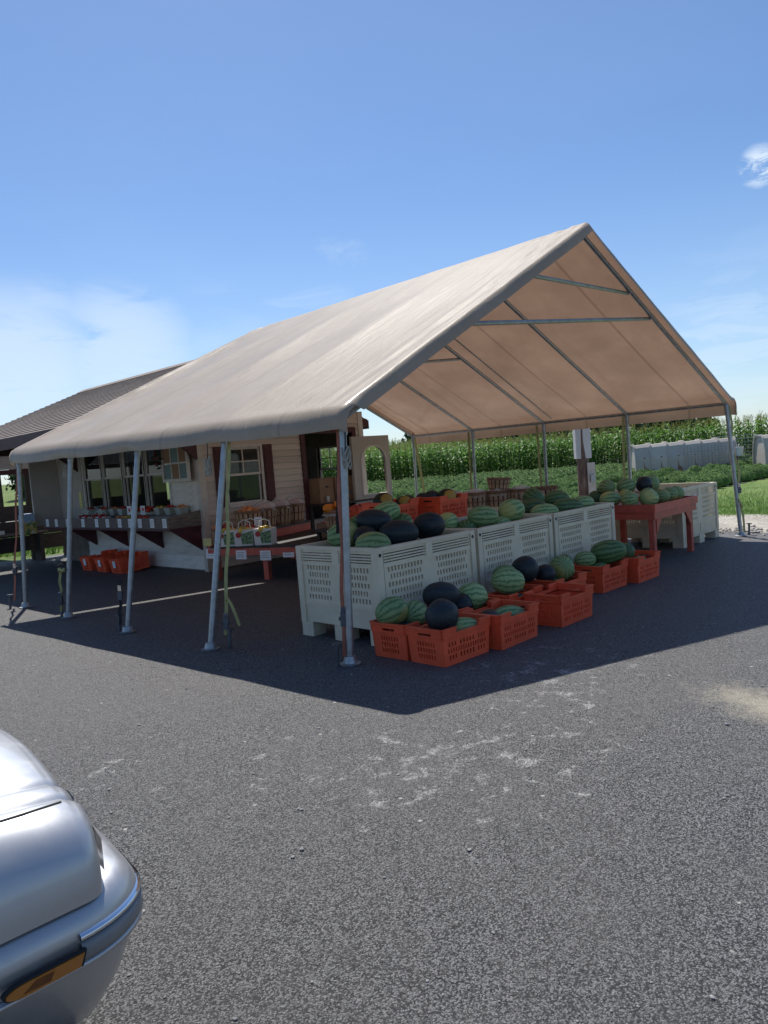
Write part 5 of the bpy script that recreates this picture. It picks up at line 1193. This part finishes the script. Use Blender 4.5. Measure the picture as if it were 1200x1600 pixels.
# far row of baskets of potatoes on a long table
ft = thing('long_table', 'long dark table carrying the far row of baskets', 'table', (5.9, 2.75, 0), R(-45)); m = MB(); m.box(-.95, .95, -.28, .28, .63, .67); part(ft, 'top', m, M['dark'])
for x in (-.9, .84):
    for y in (-.25, .19): m = MB(); m.box(x, x+.06, y, y+.06, 0, .629); part(ft, 'leg', m, M['dark'])
for i, (dx, l) in enumerate(((-.72, 'leftmost'), (-.36, 'second from left'), (.0, 'middle'), (.36, 'second from right'), (.74, 'rightmost, empty'))):
    q = Vector((5.9, 2.75, 0)) + Matrix.Rotation(R(-45), 3, 'Z') @ Vector((dx, 0, .67)); bk(q, (0, 0, i), 'bushel basket in the far row behind the melons, %s' % l, gB)
    if i < 4: heap('potato', (q.x, q.y, q.z+.25), .13, 9, .045, 'tan potato in the far row basket, %s' % l, 'potatoes in far basket %s' % 'abcd'[i], .05); bagcover((q.x, q.y, q.z+.25), .20, .12, 'clear plastic bag over the far row basket, %s' % l, 9+i)
q = Vector((5.9, 2.75, 0)) + Matrix.Rotation(R(-45), 3, 'Z') @ Vector((.02, .02, 1.0)); bk(q, (R(4), 0, .5), 'short empty basket stacked on top of the far row', gB, (1, 1, .68))
# ---------------------------------------------------------------- goods on the sales counter
for i, v in enumerate((11.26, 10.82, 10.30, 9.61, 9.04, 8.61, 8.15, 7.77, 7.43, 7.02, 6.62)):
    sheet_card((cu0-.006, v, .80), .13, .15, -math.pi/2, 'white price card on the counter front board, %d%s from left' % (i+1, ('st', 'nd', 'rd')[i] if i < 3 else 'th'), 0)
def pint(v, u, label, kind=None, s=1.0, z=.782):
    t = thing('pulp_basket', label, 'basket', (u, v, z), 0, 'pulp boxes on the counter'); m = MB(); w0_, w1_, h = .085*s, .115*s, .15*s
    for k in range(4):
        a = k*math.pi/2; Rz = Matrix.Rotation(a, 3, 'Z'); m.hexa([Rz @ Vector(q) for q in ((-w0_, -w0_, 0), (w0_, -w0_, 0), (w0_, -w0_+.008, 0), (-w0_, -w0_+.008, 0), (-w1_, -w1_, h), (w1_, -w1_, h), (w1_-.008, -w1_+.008, h), (-w1_+.008, -w1_+.008, h))])
    part(t, 'box', m, M['pulp']); m = MB(); m.box(-w0_, w0_, -w0_, w0_, .001, .01); part(t, 'bottom', m, M['pulp'])
    if kind: heap(kind, (u, v, z+h-.02), .08*s, 7, .04, '%s in the counter box' % kind.replace('_', ' ')+' '+label.split(',')[-1].strip(), 'fruit in counter box '+label.split(',')[-1].strip(), .03)
for i, (v, k) in enumerate(((8.42, 'peach'), (8.13, 'yellow_apple'), (7.86, 'tomato'), (7.60, 'tomato'), (7.30, None), (7.03, None), (6.76, None))):
    pint(v, 2.36, 'pulp fruit box on the counter, %s in the row' % ord_[i], k, 1.12)
for i, (v, k) in enumerate(((10.35, 'red_apple'), (9.75, 'tomato'), (9.30, 'peach'), (8.95, 'red_apple'), (7.60, 'yellow_apple'), (7.25, 'red_apple'), (6.90, 'peach'))):
    pint(v, 2.70, 'pulp fruit box on the riser under the windows, %s at the back' % ord_[i], k, .8, .972)
for i, (v, l) in enumerate(((10.05, 'leftmost'), (9.80, 'second from left'), (9.48, 'third from left'), (9.20, 'rightmost'))):
    bg((2.42, v, .782), (0, 0, -math.pi/2+.1), 'printed bag of apples on the counter, %s' % l, gG, (1.0, 1.0, 1.0)); heap('red_apple', (2.42, v, .965), .07, 5, .038, 'red apple in the counter bag, %s' % l, 'apples in counter bag %s' % 'abcd'[i], .02)
heap('tomato', (2.36, 10.95, .84), .16, 9, .045, 'tomato loose in a heap at the left of the counter', 'loose counter tomatoes', .06); heap('tomato', (2.36, 10.50, .84), .14, 8, .045, 'tomato in the second loose heap on the counter', 'second heap of counter tomatoes', .06)
for i, v in enumerate((8.05, 8.55)):
    sheet_card((2.60, v, .98), .16, .16, -math.pi/2, 'white card standing at the counter window, %s one' % ('right', 'left')[i]); heap('tomato', (2.70, v, 1.05), .10, 8, .045, 'tomato behind the standing card, %s one' % ('right', 'left')[i], 'tomatoes at the window %d' % i, .05)
sheet_card((WA-.04, 10.95, 1.12), .13, .32, -math.pi/2, 'yellow notice beside the counter windows', 0, 'yellowpaper', 4)
# six pane sash propped at the corner
sx_ = thing('old_window_sash', 'old six pane window sash hung at the wall corner', 'window', (2.70, 6.98, 1.52)); m = MB()
for a, b in ((-.42, -.37), (.37, .42)): m.box(-.02, .02, a, b, 0, .62)
for z0, z1 in ((0, .05), (.57, .62)): m.box(-.019, .019, -.37, .37, z0, z1)
for y in (-.125, .125): m.box(-.012, .012, y-.012, y+.012, .05, .57)
m.box(-.011, .011, -.37, .37, .30, .325); part(sx_, 'frame', m, M['trim'])
for i in range(3):
    for j in range(2): m = MB(); y = -.365+.248*i; z = .052+.27*j; m.box(-.004, .004, y, y+.23, z, z+.245); part(sx_, 'pane', m, M['card'] if (i+j) % 2 else M['teal'])
wr_ = thing('flower_wreath', 'small dark wreath hanging beside the old window sash', 'wreath', (2.66, 7.46, 1.95)); m = MB()
for k in range(90): a = random.uniform(0, 6.28); r = random.gauss(.10, .025); p = Vector((random.gauss(0, .02), r*math.cos(a), r*math.sin(a)*1.5)); d = Vector((random.gauss(0, 1), random.gauss(0, 1), random.gauss(0, 1))).normalized()*.045; e = d.orthogonal().normalized()*.018; b = len(m.v); m.v += [tuple(p-d), tuple(p+e), tuple(p+d), tuple(p-e)]; m.f.append((b, b+1, b+2, b+3))
part(wr_, 'leaves', m, M['tree']); m = MB()
for k in range(5): m.lathe([(.001, -.02), (.02, 0), (.001, .02)], 8, (-.03, random.uniform(-.08, .08), random.uniform(-.14, .1)))
part(wr_, 'flowers', m, M['apple'])

# ================================================================ SILVER CAR
car = thing('silver_car', 'silver car parked at the left, front corner with amber side marker', 'car', (-5.6, -1.80, 0))
CV = -1.80
def shell_path():      # half section from centre line to sill: (distance from centre, height)
    cp = [(0, .815), (.20, .818), (.36, .812), (.47, .803), (.53, .795), (.565, .778), (.580, .792), (.62, .800), (.665, .795), (.695, .779), (.712, .793), (.75, .803), (.79, .800), (.835, .785), (.875, .755), (.903, .71), (.915, .66), (.918, .61)]
    out = []
    for i in range(len(cp)-1):
        p0, p1, p2, p3 = cp[max(0, i-1)], cp[i], cp[i+1], cp[min(len(cp)-1, i+2)]
        for k in range(5):
            t = k/5; f = lambda a, b, c, d: .5*((2*b)+(-a+c)*t+(2*a-5*b+4*c-d)*t*t+(-a+3*b-3*c+d)*t**3); out.append((f(p0[0], p1[0], p2[0], p3[0]), f(p0[1], p1[1], p2[1], p3[1])))
    out.append(cp[-1]); return out
SP = shell_path()
def ufront(d): return -3.175 - .105*(d/.85)**1.25
def shell(sgn, back):
    mb = MB(); n = len(SP); us = None; cols = []
    for i, (d, z) in enumerate(SP):
        a = SP[max(0, i-1)]; b = SP[min(n-1, i+1)]; tx, tz = b[0]-a[0], b[1]-a[1]; L = math.hypot(tx, tz); nx, nz = -tz/L, tx/L   # inward: (down / towards centre)
        nx, nz = tz/L, -tx/L
        uf = ufront(d); rr = .055; ln = []
        for u in [back + (uf-rr-back)*k/14 for k in range(15)]:
            s = max(0, (uf-u)); hump = .055*(1-math.exp(-s/.55)) + .13*min(1, s/1.3)*.5; w = 1 if d < .8 else max(0, 1-(d-.8)/.12)
            fade = min(1, s/.9)
            zz = z + hump*w + (.0 if d > .84 else fade*(.0))
            ln.append((u, d + min(.012, s*.01)*(d/.9), zz))
        for k in range(1, 8):
            ph = math.pi/2*k/7; off = rr*(1-math.cos(ph)); u = uf-rr+rr*math.sin(ph); ln.append((u, d+nx*off, z+nz*off))
        e = ln[-1]
        for t in (.25, .6, 1.0):   # nose face falls to the bumper line
            ln.append((e[0]-.004*t, e[1]-.02*t*(1 if d > .5 else 0), e[2]+(.60-e[2])*t))
        cols.append(ln)
    m_ = len(cols[0])
    for ln in cols:
        for u, d, z in ln: mb.v.append((u, CV-sgn*d, z))
    for i in range(n-1):
        for j in range(m_-1): a = i*m_+j; mb.f.append((a, a+1, a+m_+1, a+m_))
    return mb
for s in (1, -1): part(car, 'front_body', shell(s, -4.6), M['paint'], 2, world=True)
# shut lines
def on_shell(d, u, lift=.0012):
    best = min(SP, key=lambda q: abs(q[0]-d)+(0 if q[1] > .7 else .0)); return best
for s in (1, -1):
    pts = []
    for k in range(14):
        u = -3.33 - k*.1; d = .795 - .03*math.exp(-k*.6)
        q = min(SP, key=lambda w: abs(w[0]-d)); ss = ufront(d)-u; hump = .055*(1-math.exp(-ss/.55)) + .065*min(1, ss/1.3); pts.append((u, CV-s*(q[0]+min(.012, ss*.01)*.88), q[1]+hump*1.0+.0006))
    m = MB(); m.tube(pts, .0035, 6); part(car, 'hood_gap', m, M['rubber'], True, world=True)
# bumper swept along its plan curve
def plan(off):
    pts = []; 
    for k in range(8): pts.append((-4.35+k*.125, -.935, 0, -1))
    R_ = .20; c = (-3.295-R_*.55, -.735)
    for k in range(0, 13):
        a = -math.pi/2 + (math.pi/2-.16)*k/12; pts.append((c[0]+R_*1.15*math.cos(a)+.02, c[1]+R_*math.sin(a), math.cos(a), math.sin(a)))
    last = pts[-1]
    for k in range(1, 9): t = k/8; pts.append((last[0]+.06*(1-(1-t)**2), last[1]*(1-t), math.cos(.16*(1-t)), -math.sin(.16*(1-t))))
    return [(p[0]+p[2]*off, p[1]+p[3]*off) for p in pts]
prof = [(-.165, .618), (-.15, .626), (-.10, .628), (-.05, .618), (-.018, .596), (-.003, .566), (.0, .548), (.0, .54), (-.004, .50), (-.020, .44), (-.065, .34), (-.12, .26), (-.18, .22)]
def sweep(prof_, sgn, skip=0):
    mb = MB(); cols = [plan(o_)[skip:] for o_, z in prof_]; n = len(cols[0])
    for (o_, z), pl_ in zip(prof_, cols):
        for x, y in pl_: mb.v.append((x, CV+sgn*y, z))
    for i in range(len(prof_)-1):
        for j in range(n-1): a = i*n+j; mb.f.append((a, a+1, a+n+1, a+n))
    return mb
for s in (1, -1):
    bu = part(car, 'bumper', sweep(prof, s), M['paint'], 2, world=True)
    part(car, 'chrome_strip', sweep([(-.002, .556), (.009, .553), (.0115, .546), (.009, .539), (-.002, .536)], s, 8), M['chrome'], 2, world=True)
    part(car, 'rub_strip', sweep([(-.004, .535), (.010, .532), (.012, .515), (.010, .492), (-.006, .488)], s, 8), plain('grey_rub_strip', (.20, .205, .215), .35, .1, 10), 2, world=True)
    part(car, 'lower_lip', sweep([(-.006, .487), (.006, .484), (.008, .474), (-.006, .466)], s), M['paint'], 2, world=True)
# side marker lamp let into the rub strip
for s in (1, -1):
    yy = CV-s*.947
    def mk(x0, x1, z0, z1, d, nb=10):
        out = []
        for k in range(nb+1): a = math.pi/2+math.pi*k/nb; out.append((x0+.03+.03*math.cos(a)*1.6, (z0+z1)/2+(z1-z0)/2*math.sin(a)))
        out += [(x1, z0), (x1+.012, z1)]
        return [(x, yy-s*d, z) for x, z in out]
    m = MB(); m.prism(mk(-3.555, -3.392, .492, .527, .001), (0, s*.014*-1, 0)); part(car, 'side_marker_bezel', m, M['rubber'], world=True)
    m = MB(); m.prism(mk(-3.549, -3.400, .495, .524, .0155), (0, -s*.004, 0)); mo = part(car, 'side_marker', m, M['amber'], world=True, label='amber front side marker lamp')
    m = MB(); m.prism([(-3.53, yy-s*.0196, .502), (-3.47, yy-s*.0196, .500), (-3.46, yy-s*.0196, .518), (-3.50, yy-s*.0196, .520)], (0, -s*.001, 0)); part(mo, 'bulb_shadow', m, plain('brown_bulb_shadow', (.16, .05, .01), .3, .2, 20))  # bulb's shadow painted as a thin dark brown plate on the lens
    m = MB()
    def lampf(i, j):
        d = .52+.345*j; u = ufront(d)+.004; return (u+.012*math.sin(math.pi*i)*math.sin(math.pi*min(1, j*1.2)), CV-s*d, .640+.105*i-.02*i*j*j)
    m.grid(lampf, 6, 16); hl = part(car, 'headlight', m, M['lens'], 2, world=True)
m = MB()
for k in range(6): m.box(-3.22, -3.186, CV-.25+k*.1-.006, CV-.25+k*.1+.006, .612, .72)
for z in (.615, .742): m.box(-3.22, -3.182, CV-.28, CV+.28, z-.02, z-.004)
for y in (-.295, .281): m.box(-3.225, -3.19, CV+y, CV+y+.014, .60, .735)
part(car, 'grille', m, M['chrome'], world=True)
m = MB(); m.box(-3.26, -3.215, CV-.28, CV+.28, .60, .73); part(car, 'grille_backing', m, M['rubber'], world=True)
# rest of the car behind the frame
def hull():
    mb = MB(); st = [(-4.55, .90, .98, .0), (-4.75, .91, 1.0, .0), (-5.6, .925, 1.0, 0), (-6.6, .925, 1.0, 0), (-7.6, .90, 1.0, 0), (-8.15, .85, .92, 0)]
    sec_ = [(1, .22), (1.01, .45), (1.02, .62), (1.0, .80), (.96, .92), (.80, 1.0), (.4, 1.03), (0, 1.04)]
    for u, w, h, _ in st:
        for f_, z in sec_ + [(-a, b) for a, b in sec_[-2::-1]]: mb.v.append((u, CV-w*f_, z*h if z > .5 else z))
    n = len(sec_)*2-1
    for i in range(len(st)-1):
        for j in range(n-1): a = i*n+j; mb.f.append((a, a+1, a+n+1, a+n))
    mb.f.append(tuple((len(st)-1)*n+j for j in range(n))); mb.f.append(tuple(range(n))[::-1]); return mb
part(car, 'body', hull(), M['paint'], True, world=True)
def cabin(w, k):
    mb = MB(); st = [(-4.75, .98, .98), (-5.45, 1.42, .80), (-6.9, 1.44, .80), (-7.7, .98, .95)]
    for u, z, f_ in st:
        for y in (-.78*f_, .78*f_): mb.v.append((u, CV+y*w, z*k))
    b = len(mb.v)
    for u in (-4.75, -5.45, -6.9, -7.7):
        for y in (-.86, .86): mb.v.append((u, CV+y*w, .97))
    mb.f += [(0, 1, 3, 2), (2, 3, 5, 4), (4, 5, 7, 6), (2, 4, b+4, b+2), (3, 5, b+5, b+3), (0, 2, b+2, b), (1, 3, b+3, b+1), (4, 6, b+6, b+4), (5, 7, b+7, b+5)]; return mb
part(car, 'cabin_glass', cabin(1, 1), M['steel_dark'], world=True); m = MB(); m.box(-6.85, -5.5, CV-.62, CV+.62, 1.44, 1.475); part(car, 'roof', m, M['paint'], world=True)
for u in (-4.12, -7.1):
    for s in (1, -1):
        m = MB(); m.tube([(u, CV-s*.90, .32), (u, CV-s*.68, .32)], .32, 24); w = part(car, 'wheel', m, M['rubber'], True, world=True); m = MB(); m.tube([(u, CV-s*.905, .32), (u, CV-s*.89, .32)], .2, 20); part(w, 'rim', m, M['chrome'], True)
m = MB(); m.box(-4.6, -3.45, CV-.80, CV+.80, .20, .60); part(car, 'underbody', m, M['rubber'], world=True)
